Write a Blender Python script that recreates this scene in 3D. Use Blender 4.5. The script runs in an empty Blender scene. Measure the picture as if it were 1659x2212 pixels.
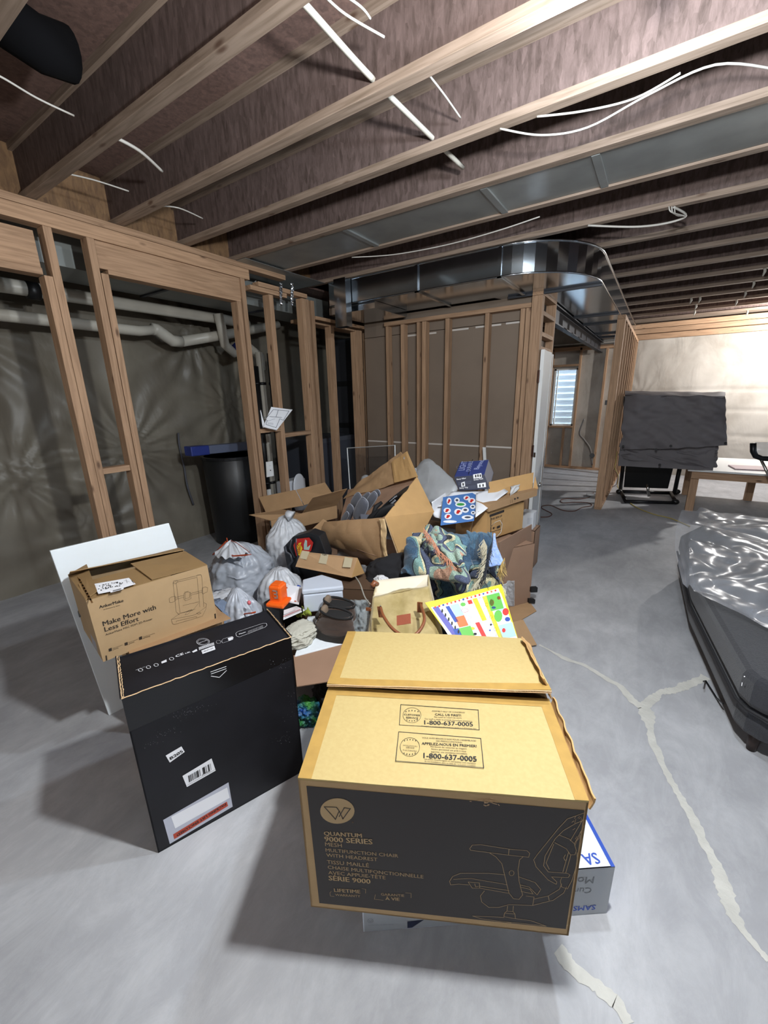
import bpy, bmesh, math, random
from mathutils import Vector, Matrix, noise
random.seed(7)
S = bpy.context.scene
COL = S.collection
PI = math.pi
# ---------------------------------------------------------------- camera
FPX, YAW, PITCH, ROLL, CAMH = 877.94, 0.58697, 0.27828, -0.02276, 1.6
fw = Vector((-math.sin(YAW)*math.cos(PITCH), math.cos(YAW)*math.cos(PITCH), -math.sin(PITCH)))
rt = Vector((math.cos(YAW), math.sin(YAW), 0)); up = rt.cross(fw)
CA = rt*math.cos(ROLL)+up*math.sin(ROLL); CB = -rt*math.sin(ROLL)+up*math.cos(ROLL)
cam = bpy.data.cameras.new('camera'); cam.sensor_fit = 'VERTICAL'; cam.sensor_height = 24
cam.lens = FPX/2212*24; cam.clip_start = 0.02
co = bpy.data.objects.new('camera', cam); COL.objects.link(co)
co.matrix_world = Matrix(((CA.x, CB.x, -fw.x, 0), (CA.y, CB.y, -fw.y, 0), (CA.z, CB.z, -fw.z, CAMH), (0, 0, 0, 1)))
S.camera = co
# ---------------------------------------------------------------- daylight outside, exposure
w = bpy.data.worlds.new('world'); S.world = w; w.use_nodes = True
w.node_tree.nodes['Background'].inputs[0].default_value = (0.62, 0.80, 1.0, 1)
w.node_tree.nodes['Background'].inputs[1].default_value = 17.0
S.view_settings.view_transform = 'Standard'; S.view_settings.look = 'None'
S.view_settings.exposure = 0.0; S.view_settings.gamma = 1; S.view_settings.use_curve_mapping = False
# ---------------------------------------------------------------- helpers
def ray(x, y): return fw+CA*((x-829.5)/FPX)-CB*((y-1106)/FPX)
C0 = Vector((0, 0, CAMH))
def G(x, y, h=0.): d = ray(x, y); return C0+d*((h-CAMH)/d.z)      # photo point known to lie at height h
def W(x, y, Y): d = ray(x, y); return C0+d*(Y/d.y)                # ... at depth Y
def V(x, y, X): d = ray(x, y); return C0+d*(X/d.x)                # ... on the plane x = X
def lin(c):
    if isinstance(c, str):
        c = [int(c[i:i+2], 16)/255 for i in (0, 2, 4)]
    return tuple((v/12.92 if v <= .04045 else ((v+.055)/1.055)**2.4) for v in c)+(1,)
MATS = {}
def mat(name, base, rough=.7, metal=0, spec=.5, coat=0, emit=None, es=1, noise_amt=0, nscale=8, bump=0, bscale=40, alt=None, stretch=(1, 1, 1), coord='Object', alpha=None, trans=0, detail=4, sheen=0):
    if name in MATS: return MATS[name]
    m = bpy.data.materials.new(name); m.use_nodes = True; MATS[name] = m
    nt = m.node_tree; N = nt.nodes; L = nt.links; b = N['Principled BSDF']
    b.inputs['Base Color'].default_value = lin(base); b.inputs['Roughness'].default_value = rough
    b.inputs['Metallic'].default_value = metal; b.inputs['Specular IOR Level'].default_value = spec
    b.inputs['Coat Weight'].default_value = coat; b.inputs['Coat Roughness'].default_value = .15
    b.inputs['Sheen Weight'].default_value = sheen
    b.inputs['Transmission Weight'].default_value = trans
    if emit: b.inputs['Emission Color'].default_value = lin(emit); b.inputs['Emission Strength'].default_value = es
    tc = N.new('ShaderNodeTexCoord'); mp = N.new('ShaderNodeMapping'); mp.inputs['Scale'].default_value = stretch
    L.new(tc.outputs[coord], mp.inputs['Vector'])
    if noise_amt or alt:
        n = N.new('ShaderNodeTexNoise'); n.inputs['Scale'].default_value = nscale; n.inputs['Detail'].default_value = detail
        L.new(mp.outputs[0], n.inputs['Vector'])
        mx = N.new('ShaderNodeMix'); mx.data_type = 'RGBA'
        c = lin(base); a = lin(alt) if alt else tuple(v*(1-noise_amt) for v in c[:3])+(1,)
        mx.inputs['A'].default_value = c; mx.inputs['B'].default_value = a
        r = N.new('ShaderNodeMapRange'); r.inputs[1].default_value = .35; r.inputs[2].default_value = .65
        L.new(n.outputs['Fac'], r.inputs[0]); L.new(r.outputs[0], mx.inputs['Factor']); L.new(mx.outputs['Result'], b.inputs['Base Color'])
    if bump:
        n2 = N.new('ShaderNodeTexNoise'); n2.inputs['Scale'].default_value = bscale; n2.inputs['Detail'].default_value = 3
        L.new(mp.outputs[0], n2.inputs['Vector'])
        bp = N.new('ShaderNodeBump'); bp.inputs['Strength'].default_value = bump; bp.inputs['Distance'].default_value = .01
        L.new(n2.outputs['Fac'], bp.inputs['Height']); L.new(bp.outputs[0], b.inputs['Normal'])
    if alpha is not None: b.inputs['Alpha'].default_value = alpha
    return m
class MB:
    def __init__(s): s.v = []; s.f = []; s.uv = {}
    def add(s, vs, fs, uvs=None):
        o = len(s.v); s.v += [Vector(p) for p in vs]
        for i, f in enumerate(fs):
            if uvs: s.uv[len(s.f)] = uvs[i]
            s.f.append([o+k for k in f])
        return s
    def box(s, a, b):
        """axis aligned box from corner a to b, UV runs along its longest side"""
        a = Vector(a); b = Vector(b); d = b-a
        P = [Vector((x, y, z)) for z in (a.z, b.z) for y in (a.y, b.y) for x in (a.x, b.x)]
        F = [(0, 2, 3, 1), (4, 5, 7, 6), (0, 1, 5, 4), (2, 6, 7, 3), (0, 4, 6, 2), (1, 3, 7, 5)]
        ax = max(range(3), key=lambda i: abs(d[i])); r = random.random()*10
        U = []
        for f in F:
            u = []
            oth = [i for i in range(3) if i != ax]
            for k in f:
                p = P[k]; q = p-a
                u.append((q[ax]+r, q[oth[0]]+q[oth[1]]+r*3))
            U.append(u)
        return s.add(P, F, U)
    def obox(s, c, ax, ay, az):
        """oriented box: centre and three half axes"""
        c = Vector(c); ax = Vector(ax); ay = Vector(ay); az = Vector(az)
        P = [c+ax*i+ay*j+az*k for k in (-1, 1) for j in (-1, 1) for i in (-1, 1)]
        if ax.cross(ay).dot(az) < 0: P = [c-ax*i+ay*j+az*k for k in (-1, 1) for j in (-1, 1) for i in (-1, 1)]
        F = [(0, 2, 3, 1), (4, 5, 7, 6), (0, 1, 5, 4), (2, 6, 7, 3), (0, 4, 6, 2), (1, 3, 7, 5)]
        L = [ax.length, ay.length, az.length]; m = L.index(max(L)); A = [ax, ay, az][m].normalized(); o = [i for i in range(3) if i != m]
        B = ([ax, ay, az][o[0]].normalized()+[ax, ay, az][o[1]].normalized()); r = random.random()*10
        U = [[((P[k]-c).dot(A)+r, (P[k]-c).dot(B)+r) for k in f] for f in F]
        return s.add(P, F, U)
    def slab(s, q, t, sub=None):
        """thin slab from a 4-corner quad q, thickness t towards -normal"""
        q = [Vector(p) for p in q]; n = (q[1]-q[0]).cross(q[3]-q[0]).normalized()*t
        P = q+[p-n for p in q]
        u = (q[1]-q[0]).length; v = (q[3]-q[0]).length
        uq = [(0, 0), (u, 0), (u, v), (0, v)]
        return s.add(P, [(0, 1, 2, 3), (7, 6, 5, 4), (0, 4, 5, 1), (1, 5, 6, 2), (2, 6, 7, 3), (3, 7, 4, 0)],
                     [uq, uq[::-1]]+[[(0, 0), (0, t), (u, t), (u, 0)]]*4)
    def prism(s, poly, h):
        """extrude planar 3-D polygon by vector h"""
        P = [Vector(p) for p in poly]; n = len(P); h = Vector(h)
        return s.add(P+[p+h for p in P], [tuple(range(n-1, -1, -1)), tuple(range(n, 2*n))]+[(i, (i+1) % n, n+(i+1) % n, n+i) for i in range(n)])
    def tube(s, pts, r, seg=8, cap=True, flat=1):
        pts = [Vector(p) for p in pts]; n = len(pts); R = r if isinstance(r, (list, tuple)) else [r]*n
        base = len(s.v); t0 = None
        for i, p in enumerate(pts):
            t = (pts[min(i+1, n-1)]-pts[max(i-1, 0)]).normalized()
            if t0 is None:
                a = Vector((0, 0, 1)) if abs(t.z) < .9 else Vector((1, 0, 0)); x = t.cross(a).normalized()
            else: x = (x-t*x.dot(t)).normalized()
            y = t.cross(x); t0 = t
            for k in range(seg):
                g = 2*PI*k/seg; s.v.append(p+x*math.cos(g)*R[i]+y*math.sin(g)*R[i]*flat)
        for i in range(n-1):
            for k in range(seg): s.f.append([base+i*seg+k, base+i*seg+(k+1) % seg, base+(i+1)*seg+(k+1) % seg, base+(i+1)*seg+k])
        if cap: s.f.append([base+k for k in range(seg-1, -1, -1)]); s.f.append([base+(n-1)*seg+k for k in range(seg)])
        return s
    def grid(s, fn, nu, nv, wrapu=False):
        base = len(s.v)
        for j in range(nv+1):
            for i in range(nu if wrapu else nu+1): s.v.append(Vector(fn(i/nu, j/nv)))
        n = nu if wrapu else nu+1
        for j in range(nv):
            for i in range(nu):
                i2 = (i+1) % n
                s.uv[len(s.f)] = [(i/nu, j/nv), ((i+1)/nu, j/nv), ((i+1)/nu, (j+1)/nv), (i/nu, (j+1)/nv)]
                s.f.append([base+j*n+i, base+j*n+i2, base+(j+1)*n+i2, base+(j+1)*n+i])
        return s
    def ell(s, c, ax, ay, az, nu=16, nv=10, e=1.0):
        """super-ellipsoid"""
        c = Vector(c); ax = Vector(ax); ay = Vector(ay); az = Vector(az)
        sp = lambda v: math.copysign(abs(v)**e, v)
        return s.grid(lambda u, v: c+ax*sp(math.cos(2*PI*u))*sp(math.sin(PI*v*.998+.003))+ay*sp(math.sin(2*PI*u))*sp(math.sin(PI*v*.998+.003))-az*sp(math.cos(PI*v)), nu, nv, True)
    def build(s, name, m=None, parent=None, smooth=False, bevel=0, local=False, sub=0, thick=0):
        me = bpy.data.meshes.new(name)
        inv = Matrix() if (parent is None or local) else wm(parent).inverted()
        me.from_pydata([inv@v for v in s.v], [], s.f)
        if s.uv:
            ul = me.uv_layers.new(name='UV')
            for p in me.polygons:
                if p.index in s.uv:
                    for k, li in enumerate(p.loop_indices): ul.data[li].uv = s.uv[p.index][k]
        for mm in (m if isinstance(m, list) else [m]):
            if mm: me.materials.append(mm)
        if smooth:
            for p in me.polygons: p.use_smooth = True
        o = bpy.data.objects.new(name, me); COL.objects.link(o)
        if parent: o.parent = parent
        if thick:
            d = o.modifiers.new('t', 'SOLIDIFY'); d.thickness = thick; d.offset = 0
        if bevel:
            d = o.modifiers.new('b', 'BEVEL'); d.width = bevel; d.segments = 2; d.limit_method = 'ANGLE'
        if sub:
            d = o.modifiers.new('s', 'SUBSURF'); d.levels = sub; d.render_levels = sub
        return o
def wm(o):
    m = o.matrix_basis.copy()
    return (wm(o.parent)@m) if o.parent else m
def tag(o, label=None, cat=None, group=None, kind=None):
    if label: o['label'] = label
    if cat: o['category'] = cat
    if group: o['group'] = group
    if kind: o['kind'] = kind
    return o
def thing(name, label, cat, loc=(0, 0, 0), rz=0, group=None):
    o = bpy.data.objects.new(name, None); COL.objects.link(o); o.empty_display_size = .1
    o.location = loc; o.rotation_euler = (0, 0, rz)
    return tag(o, label, cat, group)
def fbm(p, o=3):
    a = 0; k = 1
    for i in range(o): a += noise.noise(Vector(p)*k)/k; k *= 2
    return a
def ridged(m, scale, strength, dist=.02, detail=5, stretch=(1, 1, 1)):
    nt = m.node_tree; N = nt.nodes; L = nt.links; b = N['Principled BSDF']
    tc = N.new('ShaderNodeTexCoord'); mp = N.new('ShaderNodeMapping'); mp.inputs['Scale'].default_value = stretch; L.new(tc.outputs['Object'], mp.inputs['Vector'])
    n = N.new('ShaderNodeTexNoise'); n.noise_type = 'RIDGED_MULTIFRACTAL'; n.inputs['Scale'].default_value = scale; n.inputs['Detail'].default_value = detail; n.inputs['Distortion'].default_value = .8
    L.new(mp.outputs[0], n.inputs['Vector'])
    bp = N.new('ShaderNodeBump'); bp.inputs['Strength'].default_value = strength; bp.inputs['Distance'].default_value = dist
    L.new(n.outputs['Fac'], bp.inputs['Height']); L.new(bp.outputs[0], b.inputs['Normal']); return m
# ---- flat printing on a face: items are written in the face's own frame (metres)
def text_polys(txt, size, bold=0, align='LEFT', shear=0):
    c = bpy.data.curves.new('t', 'FONT'); c.body = txt; c.size = size; c.offset = bold; c.align_x = align; c.resolution_u = 2; c.shear = shear
    o = bpy.data.objects.new('t', c); COL.objects.link(o)
    me = o.to_mesh(); r = ([v.co.copy() for v in me.vertices], [list(p.vertices) for p in me.polygons])
    o.to_mesh_clear(); bpy.data.objects.remove(o); bpy.data.curves.remove(c)
    return r
def spl(pts, k=6):
    P = [Vector(p) for p in pts]; Q = []
    for i in range(len(P)-1):
        p0 = P[max(i-1, 0)]; a, b = P[i], P[i+1]; c = P[min(i+2, len(P)-1)]
        for j in range(k):
            t = j/k; Q.append(.5*((2*a)+(b-p0)*t+(2*p0-5*a+4*b-c)*t*t+(3*a-p0-3*b+c)*t**3))
    return Q+[P[-1]]
class Ink:
    """prints in the frame (o, u, v): u to the right of the face, v up the face"""
    def __init__(s, o, u, v, lift=.0009):
        s.o = Vector(o); s.u = Vector(u).normalized(); s.v = (Vector(v)-s.u*Vector(v).dot(s.u)).normalized(); s.n = s.u.cross(s.v); s.l = lift; s.m = MB()
    def P(s, x, y): return s.o+s.u*x+s.v*y+s.n*s.l
    def text(s, x, y, t, size, bold=0, align='LEFT', sx=1, rot=0):
        vs, fs = text_polys(t, size, bold, align); c, d = math.cos(rot), math.sin(rot)
        s.m.add([s.P(x+(p.x*sx)*c-p.y*d, y+(p.x*sx)*d+p.y*c) for p in vs], fs); return s
    def line(s, pts, w=.002, close=False):
        pts = [Vector(p) for p in pts]
        if close: pts = pts+[pts[0]]
        for a, b in zip(pts, pts[1:]):
            d = (b-a)
            if d.length < 1e-6: continue
            d.normalize(); n = Vector((-d.y, d.x))*w/2; a2 = a-d*w/2; b2 = b+d*w/2
            s.m.add([s.P(*(a2-n)), s.P(*(b2-n)), s.P(*(b2+n)), s.P(*(a2+n))], [(0, 1, 2, 3)])
        return s
    def rect(s, x, y, w, h): s.m.add([s.P(x, y), s.P(x+w, y), s.P(x+w, y+h), s.P(x, y+h)], [(0, 1, 2, 3)]); return s
    def poly(s, pts): s.m.add([s.P(*p) for p in pts], [tuple(range(len(pts)))]); return s
    def disc(s, x, y, r, ry=None, n=20): return s.poly([(x+r*math.cos(2*PI*i/n), y+(ry or r)*math.sin(2*PI*i/n)) for i in range(n)])
    def ring(s, x, y, r, w=.002, ry=None, n=24): return s.line([(x+r*math.cos(2*PI*i/n), y+(ry or r)*math.sin(2*PI*i/n)) for i in range(n)], w, True)
    def build(s, name, m, parent, label=None):
        o = s.m.build(name, m, parent)
        if label: o['label'] = label
        if len(s.m.f) > 6: o['kind'] = 'stuff'
        return o
# ---------------------------------------------------------------- materials
def wood_mat(name, c1, c2, knot='4a2f1e'):
    m = bpy.data.materials.new(name); m.use_nodes = True; nt = m.node_tree; N = nt.nodes; L = nt.links; b = N['Principled BSDF']
    b.inputs['Roughness'].default_value = .72
    tc = N.new('ShaderNodeTexCoord'); mp = N.new('ShaderNodeMapping'); mp.inputs['Scale'].default_value = (1.2, 22, 1)
    L.new(tc.outputs['UV'], mp.inputs['Vector'])
    n = N.new('ShaderNodeTexNoise'); n.inputs['Scale'].default_value = 3; n.inputs['Detail'].default_value = 5; n.inputs['Distortion'].default_value = .6
    L.new(mp.outputs[0], n.inputs['Vector'])
    r = N.new('ShaderNodeValToRGB'); r.color_ramp.elements[0].color = lin(c2); r.color_ramp.elements[1].color = lin(c1)
    r.color_ramp.elements[0].position = .3; r.color_ramp.elements[1].position = .62
    L.new(n.outputs['Fac'], r.inputs['Fac'])
    vo = N.new('ShaderNodeTexVoronoi'); vo.inputs['Scale'].default_value = 1
    mp2 = N.new('ShaderNodeMapping'); mp2.inputs['Scale'].default_value = (3.2, 9, 1); L.new(tc.outputs['UV'], mp2.inputs['Vector']); L.new(mp2.outputs[0], vo.inputs['Vector'])
    r2 = N.new('ShaderNodeMapRange'); r2.inputs[1].default_value = .05; r2.inputs[2].default_value = .13; r2.inputs[3].default_value = .8; r2.inputs[4].default_value = 0
    L.new(vo.outputs['Distance'], r2.inputs[0])
    mx = N.new('ShaderNodeMix'); mx.data_type = 'RGBA'; L.new(r2.outputs[0], mx.inputs['Factor']); L.new(r.outputs['Color'], mx.inputs['A']); mx.inputs['B'].default_value = lin(knot)
    oi = N.new('ShaderNodeObjectInfo'); hv = N.new('ShaderNodeHueSaturation'); rr = N.new('ShaderNodeMapRange'); rr.inputs[3].default_value = .85; rr.inputs[4].default_value = 1.15
    L.new(oi.outputs['Random'], rr.inputs[0]); L.new(rr.outputs[0], hv.inputs['Value']); L.new(mx.outputs['Result'], hv.inputs['Color']); L.new(hv.outputs[0], b.inputs['Base Color'])
    bp = N.new('ShaderNodeBump'); bp.inputs['Strength'].default_value = .15; L.new(n.outputs['Fac'], bp.inputs['Height']); L.new(bp.outputs[0], b.inputs['Normal'])
    return m
M_WOOD = wood_mat('fir_lumber', 'b08e70', '927358')
M_FLANGE = wood_mat('joist_flange', '8c7a6b', '716051')
def osb_mat(name, c1, c2):
    m = bpy.data.materials.new(name); m.use_nodes = True; nt = m.node_tree; N = nt.nodes; L = nt.links; b = N['Principled BSDF']; b.inputs['Roughness'].default_value = .75
    tc = N.new('ShaderNodeTexCoord'); mp = N.new('ShaderNodeMapping'); mp.inputs['Scale'].default_value = (34, 34, 9); mp.inputs['Rotation'].default_value = (.15, .25, .2)
    L.new(tc.outputs['Object'], mp.inputs['Vector'])
    vo = N.new('ShaderNodeTexVoronoi'); vo.inputs['Scale'].default_value = 1.6; L.new(mp.outputs[0], vo.inputs['Vector'])
    n = N.new('ShaderNodeTexNoise'); n.inputs['Scale'].default_value = 2.5; n.inputs['Scale'].default_value = 1.1; n.inputs['Detail'].default_value = 7; n.inputs['Roughness'].default_value = .7; n.inputs['Distortion'].default_value = .6; L.new(mp.outputs[0], n.inputs['Vector'])
    ad = N.new('ShaderNodeMix'); ad.data_type = 'RGBA'; ad.inputs['Factor'].default_value = .78
    L.new(vo.outputs['Color'], ad.inputs['A']); L.new(n.outputs['Fac'], ad.inputs['B'])
    r = N.new('ShaderNodeValToRGB'); r.color_ramp.elements[0].color = lin(c2); r.color_ramp.elements[1].color = lin(c1); r.color_ramp.elements[0].position = .3; r.color_ramp.elements[1].position = .7
    L.new(ad.outputs['Result'], r.inputs['Fac']); L.new(r.outputs['Color'], b.inputs['Base Color'])
    bp = N.new('ShaderNodeBump'); bp.inputs['Strength'].default_value = .35; L.new(n.outputs['Fac'], bp.inputs['Height']); L.new(bp.outputs[0], b.inputs['Normal'])
    return m
M_OSB = osb_mat('osb_web', '6f5d58', '43352f')
M_OSBR = osb_mat('osb_rim', '8a6a48', '5e4530')
M_SUB = osb_mat('subfloor', '745b52', '52403a')
def floor_mat():
    m = bpy.data.materials.new('concrete_floor'); m.use_nodes = True; nt = m.node_tree; N = nt.nodes; L = nt.links; b = N['Principled BSDF']
    b.inputs['Roughness'].default_value = .62; b.inputs['Specular IOR Level'].default_value = .35
    tc = N.new('ShaderNodeTexCoord')
    n = N.new('ShaderNodeTexNoise'); n.inputs['Scale'].default_value = 1.3; n.inputs['Detail'].default_value = 8; n.inputs['Roughness'].default_value = .62; n.inputs['Distortion'].default_value = .25
    L.new(tc.outputs['Object'], n.inputs['Vector'])
    r = N.new('ShaderNodeValToRGB'); E = r.color_ramp.elements; E[0].color = lin('9d9ea1'); E[0].position = .32; E[1].color = lin('b9babd'); E[1].position = .66
    L.new(n.outputs['Fac'], r.inputs['Fac'])
    n2 = N.new('ShaderNodeTexNoise'); n2.inputs['Scale'].default_value = 7; n2.inputs['Detail'].default_value = 9; n2.inputs['Roughness'].default_value = .75; n2.inputs['Distortion'].default_value = .5
    mp = N.new('ShaderNodeMapping'); mp.inputs['Scale'].default_value = (1, .45, 1); mp.inputs['Rotation'].default_value = (0, 0, .7); L.new(tc.outputs['Object'], mp.inputs['Vector']); L.new(mp.outputs[0], n2.inputs['Vector'])
    r2 = N.new('ShaderNodeValToRGB'); r2.color_ramp.elements[0].position = .42; r2.color_ramp.elements[0].color = (.80, .80, .81, 1); r2.color_ramp.elements[1].position = .62; r2.color_ramp.elements[1].color = (1, 1, 1, 1)
    L.new(n2.outputs['Fac'], r2.inputs['Fac'])
    mx = N.new('ShaderNodeMix'); mx.data_type = 'RGBA'; mx.blend_type = 'MULTIPLY'; mx.inputs['Factor'].default_value = .8
    L.new(r.outputs['Color'], mx.inputs['A']); L.new(r2.outputs['Color'], mx.inputs['B'])
    # small dark specks and scuffs
    vo = N.new('ShaderNodeTexVoronoi'); vo.inputs['Scale'].default_value = 3.2; vo.inputs['Randomness'].default_value = 1
    nd = N.new('ShaderNodeTexNoise'); nd.inputs['Scale'].default_value = 30; va = N.new('ShaderNodeMix'); va.data_type = 'RGBA'; va.inputs['Factor'].default_value = .025
    L.new(tc.outputs['Object'], nd.inputs['Vector']); L.new(tc.outputs['Object'], va.inputs['A']); L.new(nd.outputs['Color'], va.inputs['B']); L.new(va.outputs['Result'], vo.inputs['Vector'])
    rr = N.new('ShaderNodeMapRange'); rr.inputs[1].default_value = .022; rr.inputs[2].default_value = .034; rr.inputs[3].default_value = .6; rr.inputs[4].default_value = 0; L.new(vo.outputs['Distance'], rr.inputs[0])
    m2 = N.new('ShaderNodeMix'); m2.data_type = 'RGBA'; L.new(rr.outputs[0], m2.inputs['Factor']); L.new(mx.outputs['Result'], m2.inputs['A']); m2.inputs['B'].default_value = lin('6a6662')
    L.new(m2.outputs['Result'], b.inputs['Base Color'])
    bp = N.new('ShaderNodeBump'); bp.inputs['Strength'].default_value = .12; bp.inputs['Distance'].default_value = .02; L.new(n2.outputs['Fac'], bp.inputs['Height']); L.new(bp.outputs[0], b.inputs['Normal'])
    return m
M_FLOOR = floor_mat()
M_FILL = mat('crack_filler', 'c4c3bc', .75, noise_amt=.14, nscale=14, bump=.3, bscale=60)
def poly_mat(name, c1, c2, rough=.38):
    """insulation behind a taut polythene sheet"""
    m = bpy.data.materials.new(name); m.use_nodes = True; nt = m.node_tree; N = nt.nodes; L = nt.links; b = N['Principled BSDF']
    b.inputs['Roughness'].default_value = .7; b.inputs['Coat Weight'].default_value = .45; b.inputs['Coat Roughness'].default_value = rough; b.inputs['Specular IOR Level'].default_value = .3
    tc = N.new('ShaderNodeTexCoord')
    n = N.new('ShaderNodeTexNoise'); n.inputs['Scale'].default_value = 1.1; n.inputs['Detail'].default_value = 6; n.inputs['Roughness'].default_value = .55; n.inputs['Distortion'].default_value = .3
    L.new(tc.outputs['Object'], n.inputs['Vector'])
    r = N.new('ShaderNodeValToRGB'); r.color_ramp.elements[0].color = lin(c2); r.color_ramp.elements[1].color = lin(c1); r.color_ramp.elements[0].position = .35; r.color_ramp.elements[1].position = .65
    L.new(n.outputs['Fac'], r.inputs['Fac']); L.new(r.outputs['Color'], b.inputs['Base Color'])
    mp = N.new('ShaderNodeMapping'); mp.inputs['Scale'].default_value = (2.2, 2.2, 1.1); mp.inputs['Rotation'].default_value = (.6, .5, .3); L.new(tc.outputs['Object'], mp.inputs['Vector'])
    n2 = N.new('ShaderNodeTexNoise'); n2.inputs['Scale'].default_value = 1.2; n2.inputs['Detail'].default_value = 4; n2.inputs['Distortion'].default_value = .6; L.new(mp.outputs[0], n2.inputs['Vector'])
    bp = N.new('ShaderNodeBump'); bp.inputs['Strength'].default_value = .5; bp.inputs['Distance'].default_value = .05; L.new(n2.outputs['Fac'], bp.inputs['Height']); L.new(bp.outputs[0], b.inputs['Normal']); L.new(bp.outputs[0], b.inputs['Coat Normal'])
    return m
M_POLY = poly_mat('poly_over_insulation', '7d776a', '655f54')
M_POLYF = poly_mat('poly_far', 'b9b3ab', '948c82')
M_DRY = mat('drywall_back', '7e6f61', .85, noise_amt=.1, nscale=3)
M_TAPE = mat('joint_tape', 'c9c2bb', .8)
M_STEEL = mat('galvanised', 'c4ccd4', .15, 1, noise_amt=.12, nscale=3, bump=.05, bscale=2)
M_PAN = mat('panning_metal', 'a3a7a6', .5, .75, noise_amt=.2, nscale=4, bump=.1, bscale=3)
M_DSTEEL = mat('dark_steel', '3a3c42', .5, .4)
M_PVC = mat('pvc', 'b9b5aa', .4, noise_amt=.08)
M_BLACKP = mat('black_plastic', '101113', .45)
M_BLACKM = mat('black_metal', '15161a', .38, .3)
M_CABLE = mat('white_cable', 'bcb8b0', .5)
M_WHITE = mat('white_paint', 'dfe0df', .4)
M_WHITEP = mat('white_paper', 'e9eaee', .7)
M_CARD = mat('cardboard', 'a98762', .82, noise_amt=.08, nscale=12, bump=.06, bscale=90)
M_CARD2 = mat('cardboard_light', 'b9925f', .8, noise_amt=.07, nscale=14, bump=.05, bscale=90)
M_CARD3 = mat('cardboard_dull', '957660', .85, noise_amt=.08, nscale=8)
M_CARDA = mat('cardboard_tan', 'a98d68', .75, noise_amt=.05, nscale=20)
M_KRAFT = mat('cardboard_yellow', 'aa9561', .72, alt='ae9a66', nscale=90, bump=.05, bscale=120, detail=6)
M_KRAFTE = mat('cardboard_worn_edge', 'a3813f', .75, noise_amt=.12, nscale=30)
M_CUT = mat('cardboard_cut_edge', 'c9a981', .85, noise_amt=.2, nscale=60)
M_BOXBLK = mat('black_card', '121216', .5, alt='1b1b20', nscale=5, spec=.35)
M_INKBRN = mat('dark_brown_ink', '2f2a28', .6)
M_INKK = mat('black_ink', '181716', .6)
M_INKT = mat('tan_ink', 'b1976f', .7)
M_INKW = mat('white_ink', 'e6e6e8', .6)
M_INKB = mat('blue_ink', '2449a8', .5)
M_SILVER = mat('grey_print', 'a3a7ab', .55)
M_BAG = mat('bag_film', 'b6bcc6', .42, coat=.15, noise_amt=.2, nscale=6, bump=.9, bscale=22, stretch=(1, 1, 2.4))
M_BAGW = mat('bag_film_white', 'cbced3', .45, coat=.12, noise_amt=.12, nscale=5, bump=.9, bscale=24)
for m_ in (M_BAG, M_BAGW): ridged(m_, 7, .75, .025, 4, (1, 1, 2.2))
M_ORANGE = mat('orange_plastic', 'f0661c', .35)
M_DRAW = mat('drawstring_orange', 'b9471f', .45)
M_RED = mat('red_print', 'c9281f', .5)
M_YEL = mat('yellow_print', 'f2dc2c', .5)
# ================================================================ STRUCTURE
ZC = 2.77
fl = MB().box((-7, -3.2, -.12), (7, 9.75, 0)).build('floor', M_FLOOR); tag(fl, kind='structure')
RZ = [.001]
def ribbon(pts, ws, name):
    """patched crack: ragged thin strip of filler trowelled on the slab"""
    P = [G(x, y) for x, y in pts]; out = MB(); L = []; R = []
    for i in range(len(P)-1):
        n = 7
        for k in range(n):
            t = k/n; p = P[i].lerp(P[i+1], t); w_ = (ws[i]*(1-t)+ws[i+1]*t)
            d = (P[i+1]-P[i]).normalized(); nn = Vector((-d.y, d.x, 0))
            L.append(p+nn*w_*(.5+.32*noise.noise(p*9)+random.uniform(-.12, .12))); R.append(p-nn*w_*(.5+.32*noise.noise(p*9+Vector((5, 5, 5)))+random.uniform(-.12, .12)))
    RZ[0] += .0002
    for a in (L, R):
        for q in a: q.z = RZ[0]
    n = len(L)
    out.add(L+R, [(n+i, n+i+1, i+1, i) for i in range(n-1)])
    o = out.build(name, M_FILL, fl); return o
ribbon([(1165, 1393), (1215, 1420), (1260, 1437), (1300, 1460), (1340, 1483), (1365, 1512), (1390, 1532), (1402, 1562), (1410, 1600), (1430, 1650), (1450, 1690), (1475, 1730), (1500, 1780), (1520, 1820), (1545, 1870), (1565, 1920), (1580, 1970), (1605, 2012), (1640, 2052), (1665, 2080)],
       [.018, .03, .032, .033, .036, .042, .06, .05, .035, .03, .032, .03, .034, .03, .034, .045, .042, .03, .022, .02], 'crack_patch')
ribbon([(1391, 1532), (1410, 1512), (1427, 1496), (1450, 1492), (1468, 1487), (1495, 1476), (1530, 1460)], [.05, .04, .035, .04, .035, .045, .05], 'crack_patch')
ribbon([(1205, 2050), (1240, 2092), (1290, 2128), (1335, 2170), (1362, 2220)], [.035, .045, .04, .035, .03], 'crack_patch')
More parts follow.
